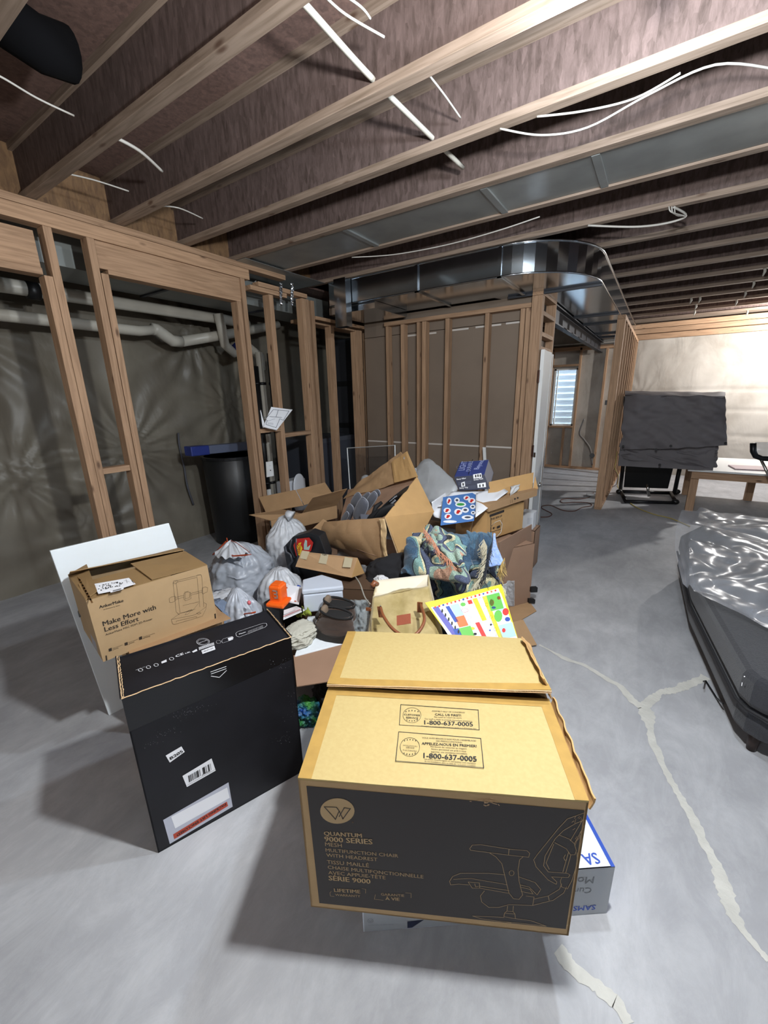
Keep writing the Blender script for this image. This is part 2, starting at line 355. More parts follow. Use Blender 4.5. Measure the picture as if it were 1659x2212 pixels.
# ---- ceiling: subfloor, joists with oriented strand board webs between two lumber flanges
ce = MB().box((-7, -3.2, ZC+.29), (7, 9.75, ZC+.33)).build('ceiling', M_SUB); tag(ce, kind='structure')
JY = [-2.2, -1.71, -1.22, -.73, -.26, .225, .71, 1.20, 1.69, 2.18, 2.66, 3.15, 3.70, 4.31, 4.87, 5.46, 6.05, 6.67, 7.27, 7.86, 8.44, 9.05]
for y in JY:
    wb = MB().box((-3.42, y+.022, ZC+.03), (6.9, y+.033, ZC+.262)).build('joist_web', M_OSB, ce)
    MB().box((-3.42, y, ZC), (6.9, y+.056, ZC+.036)).build('bottom_flange', M_FLANGE, wb, bevel=.002)
    MB().box((-3.42, y, ZC+.254), (6.9, y+.056, ZC+.29)).build('top_flange', M_FLANGE, wb)
for y0, y1 in zip(JY, JY[1:]):
    if y1 < 4: MB().box((-3.40, y0+.034, ZC+.005), (-3.37, y1+.021, ZC+.288)).build('rim_block', M_OSBR, ce)
MB().box((-4.6, -3, ZC+.0), (-3.43, 9.6, ZC+.02)).build('ceiling_board', M_SUB, ce)
# sheet metal panning nailed under two joist bays: used as return air path
for (ya, yb, xs) in ((2.725, 3.142, (-3.2, -2.1, -1.05, -.45, .75, 2.2, 4.)),):
    for a, b in zip(xs, xs[1:]):
        MB().box((a+.004, ya, ZC+.012), (b-.004, yb, ZC+.0145)).build('panning_sheet', M_PAN, ce)
        MB().box((b-.02, ya, ZC+.0), (b+.02, yb, ZC+.012)).build('panning_seam', M_PAN, ce)
MB().box((-4.2, 2.67, ZC-.005), (-3.15, 3.7, ZC-.002)).build('panning_sheet', M_PAN, ce)
# ---- outer walls: poly over insulation
def fan_wall(name, o, u, v, W_, H_, m, fans, seams, nu, nv, amp=.012):
    o = Vector(o); u = Vector(u); v = Vector(v); n = u.cross(v)
    def f(a, b):
        x, y = a*W_, b*H_
        d = .02*noise.noise(Vector((x*1.2, y*.8, 3)))+.006*noise.noise(Vector((x*6, y*2, 1)))
        for fx, fy, s in fans:
            dx, dy = x-fx, y-fy; r = math.hypot(dx, dy); t = math.atan2(dy, dx)
            d += 1.7*amp*s*math.exp(-r/.5)*math.sin(t*15+3*noise.noise(Vector((fx, fy, t))))*min(1, r/.08)
        for sy in seams:
            d -= .012*math.exp(-((y-sy-.03*math.sin(x*1.3))/.03)**2)
        return o+u*x+v*y+n*d
    g = MB().grid(f, nu, nv); w_ = g.build(name, m, smooth=True); tag(w_, kind='structure'); return w_
wfl = fan_wall('wall_outer_left', (-4.45, 9.6, 0), (0, -1, 0), (0, 0, 1), 12.6, 2.77, M_POLY, [(9.6-2.05, 1.12, 1.6), (9.6-.9, 2.2, 1), (9.6-2.9, 2.3, 1.3), (9.6-1.6, .4, .8), (9.6-3.3, 1.5, 1.), (9.6-.3, 1.3, 1), (9.6-1.1, 1.0, 1.)], [1.02, 1.12], 420, 90, .016)
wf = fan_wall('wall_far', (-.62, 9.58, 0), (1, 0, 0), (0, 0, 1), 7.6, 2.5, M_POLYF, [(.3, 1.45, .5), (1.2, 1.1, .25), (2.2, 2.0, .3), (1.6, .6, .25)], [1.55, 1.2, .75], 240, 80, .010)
for z0, z1, y0 in ((2.50, 2.59, 9.50), (2.60, 2.68, 9.46), (2.69, 2.77, 9.49)):
    MB().box((-.6, y0, z0), (6.9, 9.62, z1)).build('wood_plate', M_WOOD, wf, bevel=.002)
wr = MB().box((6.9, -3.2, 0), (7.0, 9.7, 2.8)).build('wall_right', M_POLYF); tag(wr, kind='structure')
wn = MB().box((-7, -3.3, 0), (7, -3.2, 3.0)).build('wall_near', M_POLY); tag(wn, kind='structure')
tag(MB().box((-4.62, -3.2, 0), (-4.56, 9.7, 3.1)).build('wall_foundation_left', M_DRY), kind='structure')
# ---- window wall at the end of the corridor
WX0, WX1, WZ0, WZ1, WY = -1.95, -1.50, .90, 2.06, 9.58
ww = MB()
ww.box((-4.6, WY, 0), (WX0, WY+.05, 3.06)).box((WX1, WY, 0), (-.62, WY+.05, 3.06)).box((WX0, WY, 0), (WX1, WY+.05, WZ0)).box((WX0, WY, WZ1), (WX1, WY+.05, 3.06))
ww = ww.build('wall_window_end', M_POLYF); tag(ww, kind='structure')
tag(MB().box((-.62, 9.63, 0), (6.95, 9.70, 3.0)).build('wall_foundation_far', M_DRY), kind='structure')
for b in (((-1.49, 9.50, 0.04), (-1.45, 9.58, 2.45)), ((-2.02, 9.50, 0.04), (-1.98, 9.58, 2.45)), ((-1.68, 9.50, 0.04), (-1.64, 9.58, .86)), ((-1.97, 9.50, .86), (-1.49, 9.58, .90)), ((-1.97, 9.50, 2.1), (-1.49, 9.58, 2.14)), ((-3.2, 9.50, 2.40), (-.6, 9.58, 2.47)), ((-3.2, 9.48, 0), (-.6, 9.58, .04)), ((-2.4, 9.50, .04), (-2.36, 9.58, 2.4)), ((-1.02, 9.50, .04), (-.98, 9.58, 2.4))):
    MB().box(*b).build('stud', M_WOOD, ww, bevel=.002)
wi = MB().box((WX0, 9.56, WZ0), (WX0+.035, 9.61, WZ1)).box((WX1-.03, 9.56, WZ0), (WX1, 9.61, WZ1)).box((WX0, 9.56, WZ0), (WX1, 9.61, WZ0+.035)).box((WX0, 9.56, WZ1-.03), (WX1, 9.61, WZ1)).box((WX0+.06, 9.57, WZ0), (WX0+.08, 9.60, WZ1)).build('window_1', M_WHITE); tag(wi, kind='structure')
M_GLASS = mat('window_glass', 'f2f8fb', .03, alpha=.22, spec=.6)
MB().box((WX0+.03, 9.585, WZ0+.03), (WX1-.03, 9.589, WZ1-.03)).build('window_pane', M_GLASS, wi)
M_WELL = mat('well_galvanised', 'c4ccd4', .5, .2)
g = MB().grid(lambda a, b: (-3.0+a*3.2, 10.55+.22*0+.035*math.sin(b*2.3/.068*2*PI*.5)-.9*abs(a-.5)**2.2, .5+b*2.3), 24, 260)
wl = g.build('window_well', M_WELL, smooth=True); tag(wl, kind='structure')
# dry grass at the foot of the well
M_GRASS = mat('dry_grass', '9a917a', .9)
gm = MB()
for i in range(420):
    x = random.uniform(-2.6, -1.0); y = random.uniform(9.95, 10.4); z = .55; h = random.uniform(.1, .55)
    gm.tube([(x, y, z), (x+random.uniform(-.04, .04), y+random.uniform(-.03, .03), z+h*.6), (x+random.uniform(-.12, .12), y, z+h)], [.003, .002, .001], 3, False)
gs = gm.build('dry_grass', M_GRASS); tag(gs, 'pale dry grass stalks standing in the window well outside the far window', 'grass', kind='stuff')
tag(MB().box((-3.2, 9.7, .4), (.3, 11, .5)).build('ground_outside', mat('soil', '7d7566', .95)), kind='structure')
# ---- left stud wall
wl_ = MB().box((-3.36, -3.1, ZC-.045), (-3.27, 3.25, ZC-.002)).build('wall_left', M_WOOD, bevel=.002); tag(wl_, kind='structure')
X0, X1 = -3.36, -3.27
def stud(parent, a, b, name='stud'): return MB().box(a, b).build(name, M_WOOD, parent, bevel=.0025)
stud(wl_, (X0, -3.1, ZC-.13), (X1-.001, 2.80, ZC-.047), 'top_plate'); stud(wl_, (X0, 2.8, 2.565), (X1, 3.25, 2.605), 'top_plate'); stud(wl_, (X0, 2.9, 2.61), (X1-.004, 3.55, 2.65), 'top_plate')
stud(wl_, (X0, -3.1, 0), (X1, -.9, .038), 'bottom_plate'); stud(wl_, (X0, 1.2, 0), (X1, 1.6, .038), 'bottom_plate'); stud(wl_, (X0, 2.6, 0), (X1, 4.43, .038), 'bottom_plate')
ZP = ZC-.131
for y, z1 in ((1.205, 2.36), (1.253, ZP), (1.487, ZP), (1.538, 2.44), (2.632, 2.44), (2.695, ZP)):
    stud(wl_, (X0, y, .038), (X1, y+.046, z1))
for y, z1, d in ((3.01, 2.56, .055), (3.46, 2.60, .05), (3.515, 2.60, .05), (3.60, 2.60, .045), (3.90, 2.39, .06), (4.64, 2.39, .06), (4.38, 2.39, .04)):
    stud(wl_, (X0, y, .038), (X1, y+d, z1))
stud(wl_, (X0-.3, 3.66, 2.42), (X1, 5.0, 2.455), 'top_plate'); stud(wl_, (X0, 3.66, 2.375), (X1-.01, 4.4, 2.395), 'top_plate')
# headers
stud(wl_, (X0+.01, -1.0, 2.40), (X1-.012, 1.203, 2.60), 'header'); stud(wl_, (X0, -1.0, 2.36), (X1, 1.203, 2.398), 'header')
stud(wl_, (X0+.01, 1.538, 2.47), (X1-.012, 2.692, 2.638), 'header'); stud(wl_, (X0, 1.585, 2.44), (X1, 2.678, 2.468), 'header')
stud(wl_, (X0, 1.301, 1.10), (X1-.01, 1.486, 1.142), 'blocking')
stud(wl_, (X0, 2.742, 1.27), (X1, 3.009, 1.31), 'blocking'); stud(wl_, (X0, 3.066, 1.20), (X1, 3.459, 1.24), 'blocking')
stud(wl_, (-3.30, -1.0, ZC-.0005), (-3.24, 1.6, ZC+.0), 'shim') if False else None
# ---- mechanical room wall: back of the drywall seen between studs
YB = 4.45
wb = MB().box((-3.26, YB+.10, 1.022), (-1.14, YB+.112, 2.305)).build('wall_back', M_DRY); tag(wb, kind='structure')
MB().box((-3.26, YB+.10, 0), (-1.14, YB+.112, 1.016)).build('drywall_sheet', M_DRY, wb)
MB().box((-3.26, YB+.10, 2.311), (-1.14, YB+.112, 2.53)).build('drywall_sheet', M_DRY, wb)
MB().box((-3.26, YB+.096, 1.008), (-1.14, YB+.101, 1.026)).build('joint_line', M_TAPE, wb)
for a, b in ((-2.72, -2.25), (-2.1, -1.86), (-1.78, -1.5), (-1.45, -1.2)): MB().box((a, YB+.096, 2.30+.01*a), (b, YB+.101, 2.317+.01*a)).build('joint_line', M_TAPE, wb)
def sx(px): return W(px, 850, YB).x
for px, wd in ((775, .04), (838, .035), (870, .045), (915, .05), (963, .045), (1045, .045), (1118, .045), (1129, .045)):
    x = sx(px); stud(wb, (x-wd/2, YB, .038), (x+wd/2, YB+.09, 2.40))
x = sx(903); stud(wb, (x-.02, YB, .038), (x+.018, YB+.09, 2.40))
stud(wb, (-3.2, YB, 0), (-1.13, YB+.09, .038), 'bottom_plate'); stud(wb, (-2.9, YB, 2.402), (-1.18, YB+.09, 2.445), 'top_plate')
# side wall with the door opening
XS = -1.075
wsd = MB().box((XS-.10, YB+.0, .0), (XS-.0, YB+.04, 2.50)).build('wall_corridor', M_WOOD, bevel=.003); tag(wsd, kind='structure')
stud(wsd, (XS-.10, YB+.045, 0), (XS, YB+.085, 2.50)); stud(wsd, (XS-.10, 5.04, 0), (XS, 5.08, 2.50)); stud(wsd, (XS-.10, YB+.09, 2.33), (XS, 5.035, 2.37), 'header'); stud(wsd, (XS-.10, YB+.09, 2.14), (XS, 5.035, 2.18), 'header')
stud(wsd, (XS-.08, YB+.09, 2.02), (XS-.01, 5.035, 2.05), 'header'); MB().box((XS-.09, YB+.09, 2.052), (XS-.078, 5.035, 2.138)).build('header_board', M_DRY, wsd)
stud(wsd, (XS-.10, YB, 2.502), (XS, 5.08, 2.54), 'top_plate')
# door frame and door
df = MB().box((XS-.10, YB+.088, 0), (XS+.005, YB+.105, 2.018)).box((XS-.10, 5.02, 0), (XS+.005, 5.036, 2.018)).box((XS-.10, YB+.088, 2.0), (XS+.005, 5.036, 2.018)).build('door_1', M_WHITE); tag(df, kind='structure')
M_BRONZE = mat('hinge_bronze', '4c3228', .4, .6)
for z in (1.70, .95): MB().box((XS-.008, YB+.02, z), (XS+.012, YB+.10, z+.11)).tube([(XS+.014, YB+.015, z-.005), (XS+.014, YB+.015, z+.115)], .009).build('hinge', M_BRONZE, df)
e0 = G(1140, 1166); e1 = W(1171, 1000, 5.15)
dv = Vector((e1.x-e0.x, e1.y-e0.y, 0)).normalized(); dn = Vector((-dv.y, dv.x, 0))
dth = MB().obox(e0+dv*.36+Vector((0, 0, 1.01)), dv*.36, dn*.018, (0, 0, 1.0))
droot = thing('door_panel', 'white door panel ajar at mechanical room, seen edge-on with chrome knobs', 'door', e0)
dth.build('panel', M_WHITE, droot, bevel=.002)
M_CHROME = mat('chrome', 'c9c9c6', .14, 1)
kb = MB(); kc = e0+dv*.05+Vector((0, 0, .63))
for s in (-1, 1):
    kk = MB(); kk.tube([kc+dn*s*.018, kc+dn*s*.024, kc+dn*s*.028], [.032, .032, .01], 14).tube([kc+dn*s*.02, kc+dn*s*.05, kc+dn*s*.058, kc+dn*s*.075, kc+dn*s*.088], [.011, .011, .026, .030, .012], 14)
    kk.build('knob', M_CHROME, droot, smooth=True)
MB().obox(e0-dv*.001+Vector((0, 0, .63)), dv*.001, dn*.011, (0, 0, .028)).obox(e0-dv*.001+Vector((0, 0, .96)), dv*.001, dn*.010, (0, 0, .026)).build('latch_plate', M_CHROME, droot)
# ---- partition on the right of the corridor
XP = -.585
wp = MB().box((XP, 6.22, 2.452), (XP+.09, 9.5, 2.50)).build('wall_partition', M_WOOD, bevel=.003); tag(wp, kind='structure')
stud(wp, (XP, 6.22, 0), (XP+.09, 9.5, .038), 'bottom_plate')
yy = 6.22
for k in range(9): stud(wp, (XP, 6.22+.405*k, .038), (XP+.09, 6.22+.405*k+.042, 2.451))
stud(wp, (XP, 6.264, .038), (XP+.09, 6.305, 2.451))
tag_w = MB().box((XP-.003, 6.225, 2.15), (XP-.0005, 6.26, 2.28)).build('paper_tag', M_WHITEP, wp)
for y in (6.24, 6.66): MB().box((XP-.028, y, 1.42), (XP, y+.035, 1.48)).build('cable_clip', M_BLACKP, wp)
# wall behind the mechanical room
wm_ = fan_wall('wall_mechanical_rear', (-4.45, 6.0, 0), (1, 0, 0), (0, 0, 1), 3.0, 2.77, mat('kraft_poly', '8b7a5e', .6, coat=.3, alt='6f6450', nscale=1.5), [(.6, 1.3, 1), (1.5, 2, 1)], [], 60, 50)
# ---- ducts
dm = MB(); zb, zt = 2.53, 2.765
xa, xb_, ya = -3.1, -1.25, 3.70
pts = [(xa, ya), (xb_, ya)]
cx, cy, r = -1.25, 4.50, .0
for k in range(1, 13):
    t = PI/2*k/12; pts.append((-1.25+.675*math.sin(t), 4.45-.75*math.cos(t)))
pts += [(-.575, 9.5), (-1.42, 9.5), (-1.42, 4.75), (-1.55, 4.44), (xa, 4.44)]
du = thing('air_duct', 'large shiny galvanised supply duct with a curved elbow under the joists', 'duct', (-1.0, 4.4, zt))
dm.prism([(p[0], p[1], zb) for p in pts], (0, 0, zt-zb)).build('duct_body', M_STEEL, du)
# bottom hem along the elbow and the seams between sections
MB().tube([(p[0], p[1], zb) for p in pts[:15]], .008, 6).build('hem', M_STEEL, du, smooth=True)
MB().tube([(p[0]*.999, p[1]-.002, zt-.01) for p in pts[:15]], .009, 6).build('hem', M_STEEL, du, smooth=True)
for y in (4.47, 6.2, 6.95, 8.2, 8.75): MB().box((-1.42, y, zb-.022), (-.575, y+.028, zb-.001)).build('drive_seam', M_DSTEEL, du)
for x in (-2.05, -1.27): MB().box((x, ya-.02, zb-.014), (x+.03, ya-.001, zt-.02)).box((x, ya-.02, zb-.016), (x+.03, 4.44, zb-.001)).build('drive_seam', M_STEEL, du)
bt = thing('steel_beam', 'dark steel beam running under the duct to the window wall', 'beam', (-1.14, 7, 2.33))
MB().box((-1.15, 5.09, 2.325), (-1.08, 9.5, 2.34)).box((-1.14, 5.09, 2.34), (-1.13, 9.5, 2.505)).box((-1.15, 5.09, 2.505), (-1.08, 9.5, 2.518)).build('beam_profile', M_DSTEEL, bt)
# duct behind the stud wall and trunk over it
d2 = thing('flat_duct', 'dull grey flat duct running behind the left stud wall headers', 'duct', (-3.9, 1.5, 2.56))
MB().box((-4.05, -2, 2.52), (-3.62, 4.3, 2.74)).build('duct_body', mat('grey_duct', '8b8f8c', .5, .3), d2)
for y in (-.2, 1.0, 2.2, 3.3): MB().box((-4.06, y, 2.505), (-3.61, y+.03, 2.745)).build('drive_seam', M_DSTEEL, d2)
d3 = thing('corner_duct', 'dark galvanised duct drop in the corner above the stud walls', 'duct', (-2.9, 4.2, 2.5))
MB().box((-3.15, 3.75, 2.46), (-2.55, 4.4, 2.527)).box((-2.95, 3.6, 2.3), (-2.80, 3.69, 2.75)).build('duct_body', M_STEEL, d3)
d4 = thing('dark_riser', 'tall dark duct riser with two straps behind the narrow stud opening', 'duct', (-3.9, 5.2, 0))
MB().box((-4.1, 4.95, 0), (-3.72, 5.4, 2.4)).build('riser_body', M_DSTEEL, d4)
for z in (1.15, 1.75): MB().box((-4.2, 4.93, z), (-3.5, 5.5, z+.07)).build('strap', M_BLACKP, d4)
# foil tape strips near the corner
ft = thing('foil_tape', 'crinkled silver foil tape strips on the corner post', 'tape', (-3.22, 3.62, 2.45))
for k, y in enumerate((3.56, 3.68)):
    P = [V(606+k*24, 612+6*j, -3.255) for j in range(9)]
    MB().grid(lambda a, b: P[0].lerp(P[-1], b)+Vector((.012*noise.noise(Vector((a*3, b*22, k)))+.008, (a-.5)*.035, 0)), 4, 30).build('strip', mat('foil', 'd5d8dc', .2, 1), ft)
# ---- pipes behind the stud wall
p1 = thing('drain_pipe', 'long white drain pipe with black coupling high behind the left stud wall', 'pipe', (-4.1, 1, 2.45))
MB().tube([(-4.1, -2.5, 2.42), (-4.1, 3.1, 2.44), (-4.08, 3.4, 2.42)], .052, 14).build('pipe', M_PVC, p1, smooth=True)
MB().tube([(-4.1, 1.37, 2.425), (-4.1, 1.45, 2.426)], .063, 14).build('coupling', M_BLACKP, p1, smooth=True)
p2 = thing('bent_drain_pipe', 'white drain pipe dropping to an elbow then rising behind the header posts', 'pipe', (-4.1, 2.3, 2.3))
a0 = V(0, 680, -4.12); a1 = V(300, 715, -4.12); a2 = V(338, 712, -4.12); a3 = V(372, 736, -4.12); a4 = V(392, 738, -4.12); a5 = V(480, 724, -4.1); a6 = V(600, 702, -4.05)
MB().tube([a0-Vector((0, 2, 0)), a0, a1, a2], .044, 14).build('pipe', M_PVC, p2, smooth=True)
MB().tube([a2-Vector((0, .04, 0)), a2, a2.lerp(a3, .5), a3, a4], .055, 14).build('elbow', M_PVC, p2, smooth=True)
MB().tube([a4, a5, a6], .050, 14).build('pipe', M_PVC, p2, smooth=True)
p3 = thing('waste_stack', 'white pipe tee curving down with a blue collar beside the third post', 'pipe', (-4.0, 3.2, 2.0))
b0 = V(478, 705, -4.0); MB().tube([b0+Vector((0, -.02, .12)), b0, V(486, 745, -4.0), V(505, 762, -4.0), V(540, 752, -4), V(562, 770, -4.0), V(566, 800, -4.0)], .05, 14).build('pipe', M_PVC, p3, smooth=True)
MB().tube([V(506, 748, -4.0), V(514, 756, -4.0)], .06, 14).build('collar', mat('blue_collar', '1f2d78', .4), p3)
for px, r_, m_, nm in ((563, .042, M_PVC, 'white'), (552, .035, M_BLACKP, 'black'), (585, .03, M_BLACKP, 'black'), (594, .02, M_DSTEEL, 'dark')):
    q = V(px, 800, -3.85)
    t_ = thing('standing_pipe', {563: 'white upright pipe behind the post left of the plan board', 552: 'black upright pipe beside the white one left of plan board', 585: 'black upright pipe under the plan board shelf', 594: 'thin dark upright pipe nearest the second stud'}[px], 'pipe', (-3.85, q.y, 0))
    MB().tube([(-3.85, q.y, 0), (-3.85, q.y, 2.1 if px != 552 else 1.95)], r_, 12).build('pipe', m_, t_, smooth=True)
    for z in (.6, 1.2, 1.75): MB().tube([(-3.85, q.y, z), (-3.85, q.y, z+.03)], r_+.008, 12).build('clamp', M_BLACKM, t_, smooth=True)
# ---- cables through the joists
def cable(label, pts, r=.0042, m=M_CABLE, name='cable', cat='cable', sag=True):
    P = [Vector(p) for p in pts]; Q = []
    for i in range(len(P)-1):
        p0 = P[max(i-1, 0)]; p1_, p2_ = P[i], P[i+1]; p3_ = P[min(i+2, len(P)-1)]
        for k in range(6):
            t = k/6; Q.append(.5*((2*p1_)+(p2_-p0)*t+(2*p0-5*p1_+4*p2_-p3_)*t*t+(3*p1_-p0-3*p2_+p3_)*t**3))
    Q.append(P[-1]); o = MB().tube(Q, r, 6).build(name, m, smooth=True); tag(o, label, cat); return o
h = 2.83
cable('white cable crossing the leftmost joist bays high at the picture edge', [G(-60, 140, h), G(0, 165, h), G(80, 212, h), G(160, 250, h)])
cable('pair of white cables emerging under the second joist at left', [G(235, 290, h), G(300, 325, h), G(350, 370, h)], .008)
cable('white cable looping near the stud wall top between first two joists', [G(120, 370, h), G(200, 388, h), G(278, 413, h)])
cable('short white cable curling by the wall top under the third joist', [G(335, 445, h), G(385, 449, h), G(438, 472, h)])
cable('tiny cable loop hanging beside the third joist end', [G(360, 442, h), G(372, 436, h), G(374, 426, h), G(370, 422, h)], .003)
cable('white cable at the top edge right of the conduit, lower of two', [G(690, -20, h), G(745, 30, h), G(830, 80, h)])
cable('white cable at the top edge right of the conduit, upper of two', [G(730, -20, h), G(780, 15, h), G(800, 40, h)], .004)
cable('thin white cable parallel to the conduit beyond third joist', [G(925, 160, h), G(960, 205, h), G(995, 255, h)])
cable('long white cable drooping below the joists in the lamp glow', [G(1080, 278, 2.76), G(1170, 292, 2.71), G(1270, 275, 2.70), G(1400, 205, 2.73), G(1545, 140, 2.76), G(1680, 150, 2.76)])
cable('second drooping white cable joining the long one near lamp', [G(1160, 252, 2.76), G(1260, 240, 2.74), G(1370, 213, 2.75), G(1470, 158, 2.765)])
cable('pale cable along the joist in front of the elbow duct', [G(760, 556, 2.76), G(850, 550, 2.75), G(960, 530, 2.74), G(1070, 500, 2.74), G(1166, 468, 2.765)])
cable('sagging cable bundle under the joist right of the elbow duct', [G(1270, 487, 2.765), G(1370, 490, 2.72), G(1440, 482, 2.72), G(1482, 466, 2.74), G(1455, 447, 2.765)], .007)
for k in range(3): cable(('upper', 'middle', 'lower')[k]+' hanging cable loop at the bundle end under the joist', [G(1445+6*k, 446, 2.765), G(1450+5*k, 458+3*k, 2.73), G(1478, 466, 2.73)], .004)
cable('white conduit running across the near joists at the top', [G(600, -45, h), G(650, 0, h), G(785, 150, h), G(880, 245, h), G(1000, 362, h)], .012, M_PVC, 'conduit', 'pipe')
cable('short white cable hanging inside the opening right of the third post', [V(535, 627, -3.4), V(545, 615, -3.45), V(553, 607, -3.5)], .006)
bk0 = G(85, 95, 2.90); o = MB().tube([bk0+Vector((0, -.12, .02)), bk0, bk0+Vector((0, .1, .02))], .085, 16).build('black_tube', mat('matte_black', '0b0b0d', 1, spec=.1), smooth=True); tag(o, 'matte black tube put in for the dark spot between joists at the top left corner', 'duct')  # plain tube put in for an unidentified dark spot between joists
# small insulated stubs dangling from the far joists
for k, (x, y) in enumerate(((1495, 628), (1514, 626), (1506, 640), (1502, 660), (1590, 650), (1610, 628), (1628, 606), (1650, 585), (1608, 700))):
    Yk = (7.3, 7.3, 7.89, 8.47, 7.89, 7.3, 6.70, 6.08, 9.08)[k]; q = W(x, y, Yk)
    o = MB().tube([Vector((q.x, q.y, 2.80)), Vector((q.x+.01, q.y, 2.74)), Vector((q.x, q.y, 2.70))], [.012, .014, .006], 6).build('insulation_tuft', M_PVC, smooth=True); tag(o, 'small pale insulation tuft hanging between the far right joists', 'insulation', 'tufts under the far joists')
# ================================================================ OBJECTS: boxes in front
Z3 = Vector((0, 0, 1))
class PInk(Ink):
    """Ink whose coordinates come from points of the photograph that lie on this face"""
    def px(s, x, y):
        d = ray(x, y); t = (s.o-C0).dot(s.n)/d.dot(s.n); q = C0+d*t-s.o
        return Vector((q.dot(s.u), q.dot(s.v)))
    def fit(s, x0, y0, x1, y1, t, bold=0, k=1.):
        a = s.px(x0, y0); b = s.px(x1, y1); L = (b-a).length; vs, fs = text_polys(t, 1, 0)
        w1 = max(p.x for p in vs)-min(p.x for p in vs); sz = L/w1; r = math.atan2((b-a).y, (b-a).x); c, d = math.cos(r), math.sin(r); m0 = min(p.x for p in vs)
        for j in ((0,) if not bold else (-1, 0, 1)):      # heavier weight by overprinting
            q = j*min(bold, .02)*1.5
            s.m.add([s.P(a.x+(p.x-m0+q)*sz*c-(p.y+q*.4)*sz*k*d, a.y+(p.x-m0+q)*sz*d+(p.y+q*.4)*sz*k*c)+s.n*.00004*j for p in vs], fs)
        return s
    def pl(s, pts, w=.0015, close=False): return s.line([s.px(*p) for p in pts], w, close)
    def pp(s, pts): return s.poly([s.px(*p) for p in pts])
    def ell(s, x, y, rx, ry, w=None, n=24):
        P = [(x+rx*math.cos(2*PI*i/n), y+ry*math.sin(2*PI*i/n)) for i in range(n)]
        return s.pl(P, w, True) if w else s.pp(P[::-1])
def carton(root, o, a, b, c, m, flaps={}, t=.004, top=False, name='box_body', fm=None):
    o, a, b, c = map(Vector, (o, a, b, c)); au, bu, cu = a.normalized(), b.normalized(), c.normalized()
    B = MB()
    B.slab([o, o+a, o+a+c, o+c], t).slab([o+a, o+a+b, o+a+b+c, o+a+c], t).slab([o+a+b, o+b, o+b+c, o+a+b+c], t).slab([o+b, o, o+c, o+b+c], t).slab([o+b, o+a+b, o+a, o], t)
    if top: B.slab([o+c, o+a+c, o+a+b+c, o+b+c], t)
    bd = B.build(name, m, root)
    E = {'F': (o+c, a, -bu), 'B': (o+b+c, a, bu), 'L': (o+c, b, -au), 'R': (o+a+c, b, au)}
    fl_ = []
    for k, (ln, ang) in flaps.items():
        p, e, out = E[k]; ang = math.radians(ang); d = (out*math.cos(ang)+cu*math.sin(ang))*ln; e2 = e*.985; p2 = p+e*.0075
        q = [p2, p2+e2, p2+e2+d, p2+d]
        if k in 'FR' and 0: q = q[::-1]
        f = MB().slab(q, t); fl_.append(f.build('flap', fm or m, root))
    return bd, fl_
# ---- flat monitor carton under the chair carton
sr = thing('monitor_box', 'white and grey monitor carton with upside-down blue print under the chair carton', 'box', (-.24, 1.1, 0))
o = Vector((-.552, .661, 0)); a = Vector((.625, .456, 0)); bu = Vector((-.589, .808, 0)); b = bu*.48; c = Z3*.205
MB().slab([o, o+a, o+a+c, o+c], .003).build('front_panel', M_SILVER, sr)
MB().slab([o+c, o+a+c, o+a+b+c, o+b+c], .003).slab([o+a+b, o+b, o+b+c, o+a+b+c], .003).slab([o+b, o, o+c, o+b+c], .003).slab([o+b, o+a+b, o+a, o], .003).build('box_body', mat('white_card', 'cfd4dd', .5), sr)
MB().slab([o+a, o+a+b, o+a+b+c, o+a+c], .003).build('side_panel', M_INKB, sr)
fp = PInk(o, a, Z3)
fp.fit(1287, 1954, 1225, 1958, 'SAMSU', .012, 1.0).build('brand_lettering', M_INKB, sr)
fp = PInk(o, a, Z3)
fp.fit(1279, 1917, 1222, 1918, 'Curve', 0, 1.0).fit(1284, 1893, 1217, 1897, 'Monit', 0, 1.0).build('product_lettering', mat('grey_ink', '6d7074', .6), sr)
fp = PInk(o, a, Z3)
fp.ell(800, 1988, 6, 4.5, .0012).pl([(796, 1986), (800, 1991), (804, 1986)], .001).fit(795, 1999, 850, 1997, 'worksmart monitor series', 0, 1).build('fine_print', mat('pale_ink', '8a8d92', .6), sr)
fp = PInk(o, a, Z3); fp.pp([(880, 2004), (880, 1990), (916, 1986), (890, 2003)]).build('corner_print', mat('navy_ink', '1b2340', .5), sr)
tp = PInk(o+c, a, b); tp.fit(1286, 1842, 1254, 1846, 'SA', .012, 1.).build('brand_lettering', M_INKB, sr)
tp = PInk(o+c, a, b); La = a.length; tp.rect(La-.012, 0, .012, .48).build('edge_stripe', M_INKB, sr)
# ---- chair carton
cr = thing('chair_box', 'large yellow-brown office chair carton with dark printed front, nearest the viewer', 'box', (-.3, .9, .207))
u = Vector((.888, .459, 0)).normalized(); n_ = Vector((-u.y, u.x, 0))
o = Vector((-.64, .541, .207)); Wd, Dp, Ht = .703, .665, .463
a = u*Wd; b = n_*Dp; c = Z3*Ht
m_side = mat('cardboard_carton_side', 'b0936a', .78, noise_amt=.05, nscale=20, bump=.05, bscale=90)
MB().slab([o, o+a, o+a+c, o+c], .005).slab([o+a, o+a+b, o+a+b+c, o+a+c], .005).slab([o+a+b, o+b, o+b+c, o+a+b+c], .005).slab([o+b, o, o+c, o+b+c], .005).slab([o+b, o+a+b, o+a, o], .005).build('box_body', m_side, cr)
